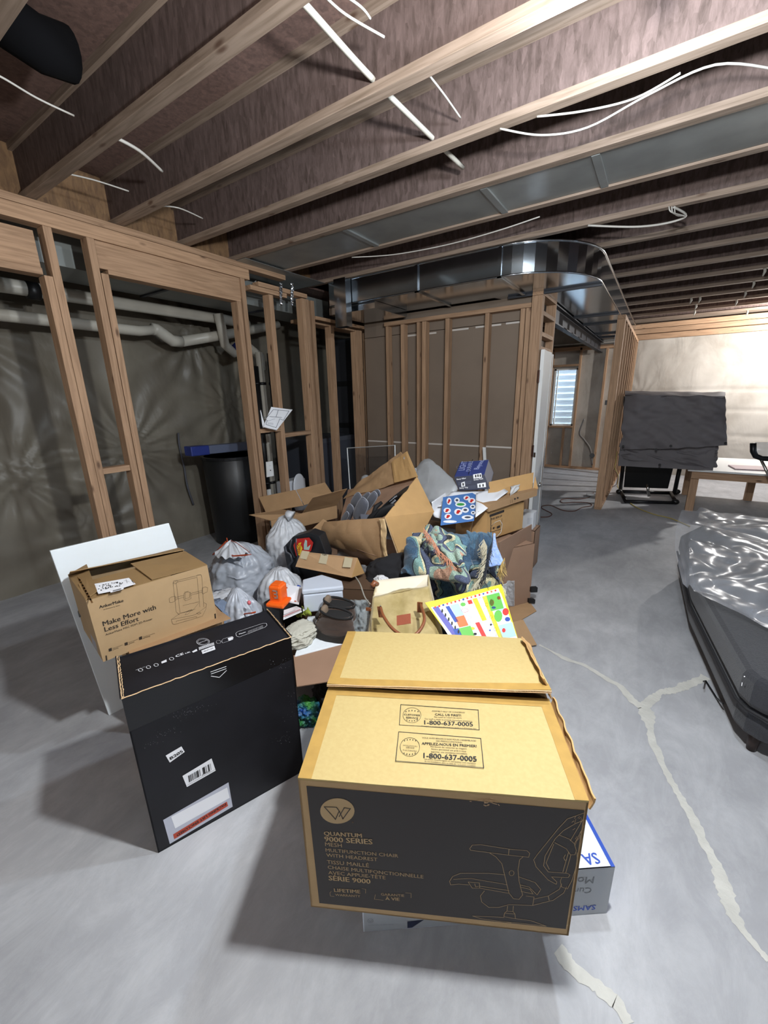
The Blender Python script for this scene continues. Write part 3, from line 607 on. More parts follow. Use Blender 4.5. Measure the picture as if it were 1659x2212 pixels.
# near top flap, softly bowed
T = o+c
def topf(s0, s1, za, zb_, d0, d1, name):
    def f(x, y):
        p = T+u*(x*Wd)+n_*(d0+(d1-d0)*y); z = za*(1-y)+zb_*y+.0035*math.sin(x*PI)*math.sin(y*PI)+.0012*noise.noise(Vector((x*5, y*4, d0)))
        return p+Z3*z
    return MB().grid(f, 24, 12).build(name, M_KRAFT, cr, thick=.005)
nf = topf(0, 1, .003, .006, .0, .332, 'flap')
q0 = T+n_*.318+Z3*.030; q1 = T+n_*.318+u*Wd+Z3*.050; r0 = T+n_*.665+Z3*.004; r1 = T+n_*.665+u*Wd+Z3*.004
def ff(x, y): return q0.lerp(q1, x).lerp(r0.lerp(r1, x), y)+Z3*(.004*math.sin(PI*x)-.010*math.sin(PI*x)*(1-y)+.002*noise.noise(Vector((x*4, y*3, 9))))-u*(.0*y)
MB().grid(ff, 24, 12).build('flap', M_KRAFT, cr, thick=.005)
# worn taped borders of the two flaps
bd = MB()
def strip(fn, x0, y0, x1, y1, nx, ny):
    bd.grid(lambda s, t: fn(x0+(x1-x0)*s, y0+(y1-y0)*t)+Z3*.0034, nx, ny)
def tf(x, y): return T+u*(x*Wd)+n_*(.332*y)+Z3*(.003*(1-y)+.006*y+.0035*math.sin(x*PI)*math.sin(y*PI)+.0012*noise.noise(Vector((x*5, y*4, .0))))
strip(tf, 0, .89, 1, 1, 24, 3); strip(tf, 0, 0, .05, .89, 3, 10); strip(tf, .955, 0, 1, .89, 3, 10)
strip(ff, 0, 0, 1, .10, 24, 3); strip(ff, 0, .1, .05, 1, 3, 10)
bd.build('worn_edge_tape', M_KRAFTE, cr)
# crushed side flap standing up along the right edge, torn front edge
sd = MB()
sd.grid(lambda s, t: T+u*(Wd+.004+.010*math.sin(t*2)+.004*noise.noise(Vector((s*9, t, 2))))+n_*(.0+.335*s)+Z3*(-.02+(.034+.012*noise.noise(Vector((s*6, 0, 1))))*t), 20, 3)
sd.grid(lambda s, t: T+u*(Wd+.012-.03*t+.008*noise.noise(Vector((s*7, t, 7))))+n_*(.34+.30*s)+Z3*(.0+.075*t*(1-.6*s)), 16, 4)
sd.build('side_flap', M_CARD2, cr, thick=.004)
# corrugated cut edges
ce_ = MB()
def zig(p, q, wv, n, up_=Z3):
    for i in range(n):
        a_ = p.lerp(q, i/n); b_ = p.lerp(q, (i+1)/n); m_ = p.lerp(q, (i+.5)/n)
        ce_.tube([a_, m_+up_*wv, b_], .0011, 4, False)
zig(q0-n_*.003-Z3*.004, q1-n_*.003-Z3*.004, .004, 90)
ce_.tube([q0-n_*.003+Z3*.001+(q1-q0)*k/12+Z3*random.uniform(-.001, .001) for k in range(13)], .0016, 5).tube([q0-n_*.003-Z3*.005+(q1-q0)*k/12+Z3*random.uniform(-.001, .001) for k in range(13)], .0016, 5)
ce_.build('cut_edge', M_CUT, cr)
fp = PInk(o, a, Z3); fp.pp([(662, 1697), (690, 1950), (1222, 2006), (1262, 1750)][::1]).build('dark_print_panel', M_INKBRN, cr)
F = lambda: PInk(o, a, Z3, .0017)
k = F(); k.ell(729, 1750.5, 37, 27.5, n=32).build('logo_disc', M_INKT, cr)
k = PInk(o, a, Z3, .0025); k.pl([(701, 1741), (725, 1768), (733, 1750), (727, 1742), (701, 1741)], .0022).pl([(733, 1750), (741, 1767), (757, 1745), (744, 1743), (733, 1762)], .0022).build('logo_mark', M_INKBRN, cr)
k = F()
for a_ in ((700.7, 1803, 782, 1808, 'QUANTUM', .018), (702, 1816, 805, 1822.5, '9000 SERIES', .018), (703, 1826, 739, 1829, 'MESH', 0), (704, 1838, 860.5, 1851, 'MULTIFUNCTION CHAIR', 0), (705.5, 1849, 815.7, 1859, 'WITH HEADREST', 0),
           (707, 1864, 797.5, 1872, 'TISSU MAILLÉ', 0), (708.5, 1875, 914.7, 1896, 'CHAISE MULTIFONCTIONNELLE', 0), (709.8, 1886.7, 833, 1898, 'AVEC APPUIE-TÊTE', 0), (711, 1899.7, 800.5, 1907.6, 'SÉRIE 9000', .018),
           (722.8, 1925, 778.8, 1928.4, 'LIFETIME', .012), (724.6, 1933.6, 778.8, 1937, 'WARRANTY', 0), (823.5, 1932.7, 873.4, 1935.8, 'GARANTIE', 0), (833, 1942.3, 863.5, 1944.4, 'À VIE', .015)):
    k.fit(*a_[:4], a_[4], a_[5], 1.0)
k.pl([(716, 1924), (713, 1927), (714, 1934), (722, 1935)], .001).pl([(782, 1918), (790, 1919), (790, 1928)], .001).pl([(811, 1931), (809, 1941), (828, 1943)], .001).pl([(876, 1927), (888, 1928), (888, 1938)], .001).ell(762, 1775, 1.2, 1, .0008)
k.build('printed_lettering', M_INKT, cr)
def Cz(*p): return [(600+x/2.304, 1350+y/2.304) for x, y in p]
k = F()
for P, cl in ((Cz((955, 1110), (968, 1092), (1010, 1090), (1150, 1112), (1240, 1120), (1253, 1133), (1248, 1152), (1150, 1142), (960, 1118)), True), (Cz((1150, 1112), (1148, 1140)), False),
              (Cz((1055, 1132), (1085, 1150), (1115, 1185), (1145, 1310), (1150, 1330), (1172, 1358), (1200, 1362), (1218, 1340), (1200, 1270), (1195, 1215), (1203, 1165), (1220, 1150)), False),
              (Cz((855, 1272), (870, 1248), (910, 1232), (1050, 1232), (1130, 1240)), False), (Cz((1200, 1250), (1280, 1278), (1308, 1312), (1290, 1340), (1250, 1300), (1205, 1290)), False),
              (Cz((855, 1272), (860, 1290), (900, 1286), (950, 1290)), False), (Cz((875, 1262), (960, 1258), (1120, 1285), (1140, 1290)), False), (Cz((1205, 1300), (1255, 1312), (1270, 1335), (1210, 1322)), False),
              (Cz((948, 1276), (1003, 1280), (1005, 1306), (968, 1306), (950, 1280)), True), (Cz((1005, 1296), (1150, 1318)), False), (Cz((1005, 1306), (1150, 1332)), False), (Cz((980, 1285), (985, 1300), (998, 1298)), False),
              (Cz((1028, 1320), (1008, 1345), (1015, 1375), (1050, 1402), (1100, 1402), (1150, 1388), (1268, 1392), (1275, 1350), (1235, 1345)), False),
              (Cz((1143, 1396), (1140, 1420), (1128, 1430), (1125, 1448), (1182, 1458), (1180, 1435), (1170, 1422), (1172, 1396)), False), (Cz((1140, 1420), (1170, 1422)), False), (Cz((1128, 1430), (1180, 1435)), False),
              (Cz((970, 1445), (1060, 1448), (1125, 1452)), False), (Cz((970, 1445), (1010, 1458), (1110, 1472), (1180, 1478), (1335, 1495)), False), (Cz((1182, 1458), (1260, 1468), (1335, 1495)), False), (Cz((1100, 1470), (1160, 1478)), False),
              (Cz((1268, 1392), (1370, 1366), (1422, 1330), (1436, 1300)), False), (Cz((1275, 1360), (1345, 1345), (1400, 1312), (1412, 1285)), False), (Cz((1345, 1345), (1350, 1368)), False),
              (Cz((1535, 928), (1440, 962), (1395, 1010), (1290, 1140), (1273, 1165), (1285, 1200), (1345, 1265), (1385, 1287), (1388, 1275), (1362, 1250), (1445, 1253), (1453, 1240), (1440, 1232), (1345, 1225), (1322, 1195), (1330, 1145), (1380, 1060), (1420, 1020), (1480, 985), (1530, 965)), False),
              (Cz((1400, 1042), (1450, 1062), (1475, 1085), (1485, 1120), (1478, 1140), (1455, 1140), (1435, 1110), (1378, 1080)), False), (Cz((1445, 1130), (1418, 1225)), False), (Cz((1458, 1140), (1432, 1230)), False), (Cz((1372, 1088), (1335, 1180), (1350, 1212)), False),
              (Cz((1488, 1130), (1490, 1180), (1462, 1270), (1440, 1310), (1412, 1300), (1405, 1270), (1412, 1255)), False), (Cz((1475, 1085), (1530, 985)), False), (Cz((1455, 1070), (1520, 960)), False), (Cz((1490, 1150), (1515, 1060)), False), (Cz((1430, 1140), (1422, 1155), (1428, 1168), (1436, 1165)), False)):
    k.pl(P, .0013, cl)
k.ell(1104.8, 1884.5, 5.2, 5.5, .0014, 16)
k.build('chair_drawing', M_INKT, cr, 'thin outline drawing of an office chair')
sc = MB()
ks = F()
for i in range(26):
    x = 1050+random.gauss(0, 18); y = 1731+random.gauss(0, 4)+.12*(x-1050); ks.pl([(x, y), (x+random.uniform(2, 9), y+random.uniform(-2, 3))], .002)
for i in range(14):
    x = 1258-random.uniform(0, 22); y = 1758+random.uniform(0, 60); ks.pl([(x, y), (x-random.uniform(2, 5), y+random.uniform(3, 9))], .0008)
ks.build('scuff_marks', M_CUT, cr)
# printed service notes on the near flap (bowed flap: print sits just above it)
K = lambda: PInk(T+Z3*.0042+Z3*.004, u, n_+Z3*.006, .002)
k = K()
k.pl([(866, 1522.7), (1033, 1534.5), (1035, 1577.9), (862.6, 1567)], .0018, True).pl([(861.3, 1581.8), (1038.4, 1596), (1044.9, 1659.9), (854.8, 1645)], .0018, True)
for a_ in ((932.9, 1538, 1004.5, 1541.5, 'ASSEMBLY HELP OR CONCERNS?', 0), (939.8, 1546.3, 996.3, 1549, 'CALL US FIRST!', .012), (938, 1551, 998, 1553.5, 'No need to return to store.', 0), (917, 1555, 1021, 1560.5, 'Our staff is ready to provide immediate assistance.', 0), (916.8, 1566, 1021.9, 1570.5, '1-800-637-0005', .022), (910, 1570.5, 1030, 1576, 'Damaged or missing parts ship from our facility in 1-2 business days.', 0),
           (912, 1596, 1029, 1603, "VOUS AVEZ BESOIN D'AIDE POUR L'ASSEMBLAGE?", 0), (942, 1603, 998.5, 1606.5, 'DES PRÉOCCUPATIONS?', 0), (911, 1609.5, 1030, 1615.5, 'APPELEZ-NOUS EN PREMIER!', .012), (930, 1615, 1009, 1620, 'Nul besoin de retourner au magasin.', 0), (932, 1620.5, 1007, 1625.5, 'Notre personnel est prêt à vous', 0), (931, 1626, 1010, 1631, 'apporter une assistance immédiate.', 0), (915, 1638, 1030, 1646, '1-800-637-0005', .022), (917, 1641.5, 1028, 1651.5, 'Les pièces endommagées ou manquantes sont expédiées', 0), (917, 1646.5, 1028, 1656.5, 'de nos installations dans un délai de 1 à 2 jours ouvrables.', 0)):
    k.fit(*a_[:4], a_[4], a_[5], 1.0)
k.ell(890, 1546, 19.5, 16.5, .001).ell(885.5, 1614.5, 21, 20, .001)
for i in range(5):
    for (x, y, s) in ((877+6.5*i, 1538-2.2*math.sin(PI*i/4), 1), (874+6*i, 1601-2.5*math.sin(PI*i/4), 1), (873+6*i, 1628+2.5*math.sin(PI*i/4), 1), (879+5.5*i, 1556.5+2*math.sin(PI*i/4), 1)): k.ell(x, y, 1.3, 1.2, n=6)
k.fit(872.5, 1546, 907.5, 1548.5, 'CUSTOMER', .012).fit(877, 1553, 903, 1554.8, 'SERVICE', .012).fit(871, 1612, 901, 1614.5, 'EXCELLENCE DU', 0).fit(877, 1617, 895, 1618.5, 'SERVICE', 0).fit(870, 1622, 900, 1625, 'À LA CLIENTÈLE', 0)
k.build('service_note_print', M_INKK, cr)
# ---- black carton
br = thing('black_box', 'tall black computer case carton with white labels standing on the floor', 'box', (-1.3, .8, 0))
o = Vector((-1.324, .439, 0)); a = Vector((.213, .538, 0)); au = a.normalized(); bn = Vector((-au.y, au.x, 0)); b = bn*.268; c = Z3*.68
B = MB(); B.slab([o, o+a, o+a+c, o+c], .005).slab([o+a, o+a+b, o+a+b+c, o+a+c], .005).slab([o+a+b, o+b, o+b+c, o+a+b+c], .005).slab([o+b, o, o+c, o+b+c], .005).slab([o+b, o+a+b, o+a, o], .005)
B.build('box_body', M_BOXBLK, br)
T2 = o+c
MB().grid(lambda s, t: T2+a*(.012+.976*s)+b*(.004+.99*t)+Z3*(-.006+.003*math.sin(PI*s)*math.sin(PI*t)), 10, 8).build('top_flap', M_BOXBLK, br, thick=.005)
eg = MB()
def edge(p, q, r=.0022, n=40, jit=.0016):
    eg.tube([p.lerp(q, i/n)+Vector((random.uniform(-1, 1), random.uniform(-1, 1), random.uniform(-1, 1)))*jit for i in range(n+1)], r, 4)
edge(T2+Z3*.001, T2+a+Z3*.001); edge(T2+a+Z3*.003, T2+a+b+Z3*.006, .003); edge(T2+Z3*.003, T2+b+Z3*.004, .003); edge(T2+au*.006-Z3*.004, T2+b+au*.006, .002)
eg.build('worn_kraft_edge', M_CUT, br)
for q4 in ([T2+a*.0, T2+a*.0+b, T2+b+Z3*.008, T2+Z3*.007], [T2+a+b, T2+a, T2+a+Z3*.006, T2+a+b+Z3*.01]): MB().slab(q4, .004).build('end_flap', M_BOXBLK, br)
# glossier band and scuffs
k = PInk(o, a, Z3, .0007); k.poly([(.0, .68-.13), (a.length, .68-.10), (a.length, .678), (0, .678)]).build('tape_band', mat('black_tape', '0f1013', .22, spec=.5), br)
Kf = lambda l=.0014: PInk(o, a, Z3, l)
k = Kf(.002)
def D(*p): return [(80+x/2.765, 1100+y/2.765) for x, y in p]
k.pl(D((1037, 970), (1128, 938)), .0022).pl(D((1040, 982), (1128, 951)), .0022).pl(D((1040, 995), (1088, 1003), (1130, 962)), .0022).build('arrow_mark', M_INKW, br)
k = Kf()
for (cx_, cy_, sx_, sy_, nn) in ((880, 1215, 60, 14, 40), (1010, 1190, 50, 25, 16), (760, 1330, 70, 22, 26), (1450, 920, 70, 30, 26), (1520, 1160, 30, 60, 20), (1480, 1370, 60, 25, 26), (680, 1400, 60, 20, 14)):
    for i in range(nn):
        x = cx_+random.gauss(0, sx_)*.8; y = cy_+random.gauss(0, sy_)*.8-.35*(x-cx_)
        if 600 < x < 1560: k.ell(80+x/2.765, 1100+y/2.765, random.uniform(.2, .8), random.uniform(.2, .7), n=5)
k.build('scuff_specks', mat('scuff_grey', '7f7f84', .8), br)
k = Kf(.0012); k.pp(D((768, 1470), (793, 1512), (882, 1448), (862, 1415))).build('white_label', M_WHITEP, br)
k = Kf(.0012); k.pp(D((868, 1592), (895, 1658), (1067, 1560), (1042, 1487))).build('white_label', M_WHITEP, br)
k = Kf(.0011); k.pp(D((753, 1855), (793, 1998), (1168, 1775), (1143, 1630))).build('packing_envelope', mat('clear_pouch', 'b9bcc9', .35), br)
k = Kf(.0016); k.pp(D((800, 1835), (825, 1905), (1150, 1722), (1135, 1660))).build('white_paper', M_WHITEP, br)
k = Kf(.0019); k.pp(D((812, 1940), (820, 1968), (1140, 1770), (1133, 1744))).build('red_strip', mat('red_strip', 'b3452f', .6), br)
k = Kf(.0024); k.fit(*D((1125, 1752))[0], *D((832, 1940))[0], 'PACKING LIST ENCLOSED', .02, 1.05)
k.fit(*D((798, 1494))[0], *D((872, 1448))[0], 'B205', .02, .8)
for i in range(46):
    if random.random() < .62: k.pl(D((903+i*2.9, 1590-i*1.62), (909+i*2.9, 1627-i*1.62)), .0008+.0009*random.random())
k.fit(*D((985, 1590))[0], *D((1035, 1562))[0], '0194252', 0, 1).pl(D((895, 1647), (1063, 1552)), .0009)
k.build('label_print', M_INKK, br)
Kt = PInk(T2-Z3*.003, a, b, .0056)
Kt.fit(*D((592, 970))[0], *D((645, 950))[0], 'recycle me', 0)
for (x, y) in ((620, 968), (667, 951), (713, 938), (805, 901)):
    q = D((x, y))[0]; Kt.ell(q[0], q[1], 5, 3.2, .0022, 7)
q = D((760, 916))[0]; Kt.pp([(q[0]-6, q[1]+1), (q[0]-5, q[1]+5), (q[0]+6, q[1]+1), (q[0]+5, q[1]-4)])
Kt.fit(*D((832, 892))[0], *D((878, 875))[0], 'CE', .02, .9).fit(*D((888, 872))[0], *D((918, 862))[0], 'UK', .02, .9)
q = D((943, 853))[0]; Kt.pp([(q[0]-6, q[1]+2), (q[0]-3, q[1]+4), (q[0]+6, q[1]), (q[0]+4, q[1]-4)])
q = D((993, 799))[0]; Kt.ell(q[0], q[1], 14, 7.5, .0014).ell(q[0], q[1], 11.5, 5.5, .001).fit(q[0]-8, q[1]+3, q[0]+8, q[1]-3, 'RECYCLED', .02)
for i in range(26): Kt.pl(D((968+i*3.5, 832-i*1.15), (971+i*3.5, 848-i*1.2)), .0012)
Kt.pp(D((982, 852), (990, 872), (1067, 845), (1060, 822)))
Kt.ell(*D((1085, 800))[0], 5, 3.5, .001).pl(D((1103, 795), (1110, 806), (1160, 790), (1175, 775), (1165, 766), (1112, 782)), .001, True).pp(D((1140, 777), (1146, 795), (1172, 785), (1172, 768)))
Kt.pl(D((1188, 748), (1192, 765), (1210, 770), (1362, 712), (1375, 700), (1370, 688), (1350, 688), (1200, 738)), .0014, True)
for j in range(3): Kt.fit(*D((1262, 738+j*7))[0], *D((1350, 703+j*7))[0], 'printed notice for recycling', 0)
Kt.fit(*D((1210, 756))[0], *D((1248, 742))[0], 'Please', .02)
Kt.build('top_print', mat('grey_white_ink', 'c9cace', .6), br)
kk = PInk(T2-Z3*.003, a, b, .0066); kk.fit(*D((992, 863))[0], *D((1055, 840))[0], '1-BC01-3A', .01).build('label_print', M_INKK, br)
# ---- stack of flattened cartons and printer carton behind it
st = thing('brown_box', 'plain brown carton standing behind the black box under the printer carton', 'box', (-1.95, .9, 0))
o = Vector((-1.93, .70, 0)); a = Vector((.13, .46, 0)); an = Vector((-a.y, a.x, 0)).normalized()
carton(st, o, a*.95, an*.26, Z3*.507, M_CARD, {'F': (.13, 8), 'L': (.1, 175)}, top=True)
k = PInk(o+Z3*.5, a, -an+Z3*.14, .006)
ar = thing('printer_box', 'tan printer carton with line drawing and half-open top flaps on the brown box', 'box', (-1.95, .9, .52))
o = Vector((-1.868, .586, .518)); e = Vector((-1.762, 1.075, .518)); a = e-o; an = Vector((-a.y, a.x, 0)).normalized(); b = an*.375-a*.02; c = Vector((-.012, -.004, .292))
bdy, fls = carton(ar, o, a, b, c, M_CARDA, {}, t=.004)
TT = o+c; au = a.normalized(); L_ = a.length
cc = M_CARDA
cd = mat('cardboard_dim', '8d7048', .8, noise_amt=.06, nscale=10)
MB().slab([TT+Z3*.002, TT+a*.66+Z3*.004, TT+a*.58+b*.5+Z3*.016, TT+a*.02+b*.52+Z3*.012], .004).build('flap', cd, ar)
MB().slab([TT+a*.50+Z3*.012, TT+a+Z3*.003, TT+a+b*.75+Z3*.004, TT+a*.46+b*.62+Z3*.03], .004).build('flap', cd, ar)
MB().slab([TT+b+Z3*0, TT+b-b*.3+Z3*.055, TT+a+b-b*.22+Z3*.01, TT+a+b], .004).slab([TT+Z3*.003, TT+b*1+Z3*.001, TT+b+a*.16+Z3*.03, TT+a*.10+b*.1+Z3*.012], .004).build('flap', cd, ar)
f1 = lambda l=.0014: PInk(o, a, c, l)
def A1(*p): return [(x/3.318, 1100+y/3.318) for x, y in p]
k = f1()
k.fit(*A1((712, 712))[0], *A1((885, 662))[0], 'AnkerMake', .016).fit(*A1((742, 722))[0], *A1((862, 690))[0], 'an invention by Anker', 0).fit(*A1((740, 838))[0], *A1((1118, 715))[0], 'Make More with', .012).fit(*A1((752, 878))[0], *A1((995, 798))[0], 'Less Effort', .012).fit(*A1((757, 906))[0], *A1((1093, 790))[0], 'AnkerMake M5C FDM 3D Printer', 0)
for (x, y, t_) in ((778, 1000, 'High-Performance'), (892, 958, 'Smart Controller'), (995, 917, 'Optional Connectivity')):
    k.pp(A1((x, y), (x+2, y+20), (x+24, y+13), (x+22, y-8))); w_ = 100 if x < 990 else 115
    k.fit(*A1((x+30, y+0))[0], *A1((x+w_, y-27))[0], t_, 0).fit(*A1((x+32, y+10))[0], *A1((x+w_*.7, y-6))[0], 'printing', 0)
for P in (((1243, 525), (1270, 510), (1440, 468), (1446, 485), (1460, 700)), ((1240, 527), (1262, 735), (1285, 755)), ((1262, 525), (1290, 740)), ((1270, 522), (1412, 487), (1432, 700)), ((1240, 527), (1245, 512), (1268, 508), (1275, 520), (1255, 535), (1240, 527)), ((1410, 482), (1412, 470), (1440, 468)),
          ((1212, 640), (1228, 628), (1255, 622), (1258, 655), (1232, 668), (1216, 668), (1212, 640)), ((1258, 632), (1318, 615)), ((1260, 645), (1318, 630)), ((1318, 602), (1345, 592), (1365, 596), (1368, 640), (1330, 655), (1318, 645), (1318, 602)), ((1368, 603), (1450, 580)), ((1368, 615), (1450, 592)), ((1448, 565), (1470, 555), (1488, 562), (1485, 592), (1455, 605), (1448, 600), (1448, 565)),
          ((1325, 600), (1327, 642), (1358, 632), (1360, 596)), ((1322, 594), (1350, 586)), ((1228, 790), (1235, 820), (1250, 825), (1410, 778), (1450, 765), (1475, 715), (1480, 680), (1462, 668)), ((1228, 790), (1290, 745), (1380, 725), (1425, 670)), ((1262, 810), (1265, 800), (1408, 768), (1408, 776)), ((1290, 745), (1400, 715)), ((1325, 755), (1350, 725), (1375, 718), (1350, 748), (1325, 755)), ((1408, 745), (1430, 738), (1440, 745), (1420, 752), (1408, 745)), ((1310, 690), (1425, 662)), ((1228, 790), (1400, 755), (1475, 700))):
    k.pl(A1(*P), .0009)
for x, y in ((1492, 420), (1535, 750), (755, 1050)): k.pp(A1((x, y), (x+4, y+36), (x+14, y+32), (x+10, y-4)))
k.build('printed_front', mat('brown_black_ink', '2c241c', .6), ar)
kt = PInk(TT+Z3*.009, a, b, .006); kt.pp(A1((670, 545), (708, 617), (790, 600), (797, 607), (888, 582), (888, 572), (975, 545), (925, 500))).build('shipping_label', M_WHITEP, ar)
kt = PInk(TT+Z3*.009, a, b, .0072)
for i in range(40):
    x = 700+random.uniform(0, 175); y = 575-.25*(x-700)+random.uniform(-16, 22); kt.pp(A1((x, y), (x+2, y+5), (x+9, y+3), (x+7, y-2)))
for i in range(18): kt.pl(A1((812+i*3.4, 592-i*.9), (813+i*3.4, 600-i*.9)), .0008)
kt.pl(A1((890, 520), (930, 530)), .0008).pl(A1((905, 512), (915, 540)), .0008).pl(A1((945, 520), (962, 540)), .002).build('label_print', M_INKK, ar)
kl = PInk(o+b, -b, Z3, .0014); kl.poly([(.20, .01), (.30, .01), (.30, .22), (.20, .20)]).build('side_label', mat('grey_label', '9b9aa0', .6), ar)
kl = PInk(o+b, -b, Z3, .002); kl.ell(*A1((575, 745))[0], 5, 9, n=12).build('hand_hole', M_BLACKP, ar)
kb_ = PInk(TT+Z3*.006, a, b, .006)
for i in range(9): kb_.pl(A1((560+i*11, 490+i*20), (575+i*11, 520+i*20)), .006)
kb_.build('printed_tape', mat('tape_brown', '6b4a24', .5), ar)
# ---- white board leaning behind
wbd = thing('white_board', 'long white melamine board standing on edge behind the printer carton', 'board', (-2.28, .9, 0))
p0 = G(236, 1546); p1 = Vector((p0.x+.07, p0.y+.60, 0)); tl = G(108, 1190, .93); tr_ = G(365, 1130, .93); tr2 = G(372, 1178, .86)
MB().slab([Vector((p0.x, p0.y, .0)), Vector((p1.x, p1.y, 0)), tr_, tl], .018).build('panel', mat('melamine', 'dbe2e6', .25), wbd, bevel=.002)
# ================================================================ THE PILE
def lump(c, rx, ry, rz, amp=.12, fr=3, seed=0, neck=None, folds=0, nu=110, nv=72, flat=.6):
    """crumpled bag body resting on its base; neck gathers the top"""
    c = Vector(c)
    def f(u, v):
        t = 2*PI*u; ph = PI*(v*.996+.002); s = math.sin(ph); z = -math.cos(ph)
        R = s**.75
        if neck and z > .55: R = R*(1-(z-.55)/.45*.3)
        d = Vector((math.cos(t)*R*rx, math.sin(t)*R*ry, max(z, -flat)*rz))
        q = Vector((math.cos(t)*s, math.sin(t)*s, z)); e = Vector((seed, seed*.7, 0))
        nn = noise.noise(q*fr*.8+e)+.35*noise.noise(q*fr*2+e)
        rg = abs(noise.noise(q*fr*1.6+e))+.6*abs(noise.noise(Vector((q.x*fr*2.2, q.y*fr*2.2, q.z*fr*4.2))+e))+.35*abs(noise.noise(Vector((q.x*fr*5, q.y*fr*5, q.z*fr*8))+e))
        k = 1+amp*.8*nn-amp*.75*rg+.06+(folds*math.sin(t*17+3*z)*max(0, z)**1.5*.06 if folds else 0)
        return c+Vector((d.x*k, d.y*k, d.z*(1+amp*.5*nn)+flat*rz))
    return MB().grid(f, nu, nv, True)
def bag(label, c, rx, ry, h, m=M_BAG, seed=0, amp=.14, draw=False, knot=False, group=None, folds=1):
    r = thing('trash_bag', label, 'bag', c); rz = h/1.6
    lump(c, rx, ry, rz, amp, 2.6, seed, neck=True, folds=folds).build('bag_body', m, r, smooth=True)
    c = Vector(c)
    if knot:
        MB().tube([c+Vector((0, 0, h*.93)), c+Vector((.02, 0, h*1.02)), c+Vector((.05, -.02, h*1.06)), c+Vector((.08, -.01, h*1.03))], [.05, .025, .035, .05], 9).build('bag_neck', m, r, smooth=True)
    return r
b1 = bag('full grey-white trash bag with orange drawstring beside the printer carton', (-2.58, 1.85, 0), .25, .25, .53, seed=1)
P = lambda x, y, Y: W(x, y, Y)
MB().tube([P(496, 1178, 1.72), P(492, 1190, 1.70), P(497, 1198, 1.68), P(505, 1201, 1.66), P(530, 1199, 1.66), P(543, 1198, 1.66), P(535, 1190, 1.68), P(510, 1172, 1.72), P(500, 1168, 1.74), P(493, 1180, 1.72), P(490, 1162, 1.74)], .0065, 5, flat=.4).build('drawstring', M_DRAW, b1)
MB().tube([P(460, 1198, 1.7), P(475, 1184, 1.68), P(488, 1170, 1.7)], .006, 5).build('drawstring', M_DRAW, b1)
kc_ = P(500, 1172, 1.74)
MB().grid(lambda s, t: kc_+Vector((math.cos(2*PI*s)*.13*t**.8, math.sin(2*PI*s)*.12*t**.8, .01-.9*(.13*t)**1.15+.008*t*math.sin(2*PI*s*13)+.02*noise.noise(Vector((math.cos(2*PI*s)*2, math.sin(2*PI*s)*2, t*2))))), 90, 10, True).build('gathered_top', M_BAGW, b1, smooth=True)
bag('white trash bag with a limp twisted top behind the black toy case', (-2.55, 2.32, 0), .2, .2, .62, M_BAGW, 4, knot=True)
bag('white trash bag pressed against the big drawstring bag', (-2.08, 1.78, 0), .17, .16, .46, M_BAGW, 9, amp=.16)
b4 = bag('small knotted grey bag behind the black carton top edge', (-2.02, 1.38, 0), .16, .14, .47, M_BAG, 12, amp=.18)
MB().tube([P(528, 1326, 1.33), P(545, 1324, 1.32), P(552, 1322, 1.33)], .005, 5).build('drawstring', M_DRAW, b4)
MB().ell(P(538, 1302, 1.33), (.012, 0, 0), (0, .01, 0), (0, 0, .014)).build('pink_print', mat('pink_print', 'd96f78', .5), b4)
# striped cloth between
M_STRIPE = None
def stripe_mat():
    m = bpy.data.materials.new('striped_cloth'); m.use_nodes = True; nt = m.node_tree; N = nt.nodes; L = nt.links; b = N['Principled BSDF']; b.inputs['Roughness'].default_value = .9
    tc = N.new('ShaderNodeTexCoord'); wv = N.new('ShaderNodeTexWave'); wv.bands_direction = 'Z'; wv.inputs['Scale'].default_value = 14; wv.inputs['Distortion'].default_value = 1.2
    L.new(tc.outputs['Object'], wv.inputs['Vector']); r = N.new('ShaderNodeValToRGB'); e = r.color_ramp.elements; e[0].color = lin('5c6270'); e[0].position = .12; e[1].color = lin('cfd2d8'); e[1].position = .3
    L.new(wv.outputs['Color'], r.inputs['Fac']); L.new(r.outputs['Color'], b.inputs['Base Color']); return m
sc_ = lump((-2.31, 1.44, 0), .17, .2, .22, .2, 4, 21).build('striped_cloth', stripe_mat(), smooth=True); tag(sc_, 'grey and white striped cloth bundled between the trash bags and printer carton', 'cloth')
bb = lump((-2.08, 1.28, 0), .11, .08, .27, .2, 4, 25).build('blue_grey_cloth', mat('blue_grey_cloth', '76849a', .9, noise_amt=.2, nscale=9), smooth=True); tag(bb, 'blue-grey crumpled cloth just behind the printer carton right edge', 'cloth')
# ---- open carton at the left back, resting on a dark bin of rubbish
sb = thing('storage_box', 'brown carton with small open flaps under the upturned open carton', 'box', (-2.75, 2.85, 0))
carton(sb, (-3.05, 2.75, 0), (.42, .30, 0), (-.2, .30, 0), (0, 0, .40), M_CARD3, top=True)
ob = thing('open_box', 'open brown carton with all flaps spread and patterned tape, in front of the third post', 'box', (-2.7, 2.7, .41))
o = G(655, 1137, .42); q = G(728, 1112, .47); l = G(588, 1153, .42)
a = Vector((q.x-o.x, q.y-o.y, .02)); b = Vector((l.x-o.x, l.y-o.y, .0)); c = Vector((0, 0, .125))
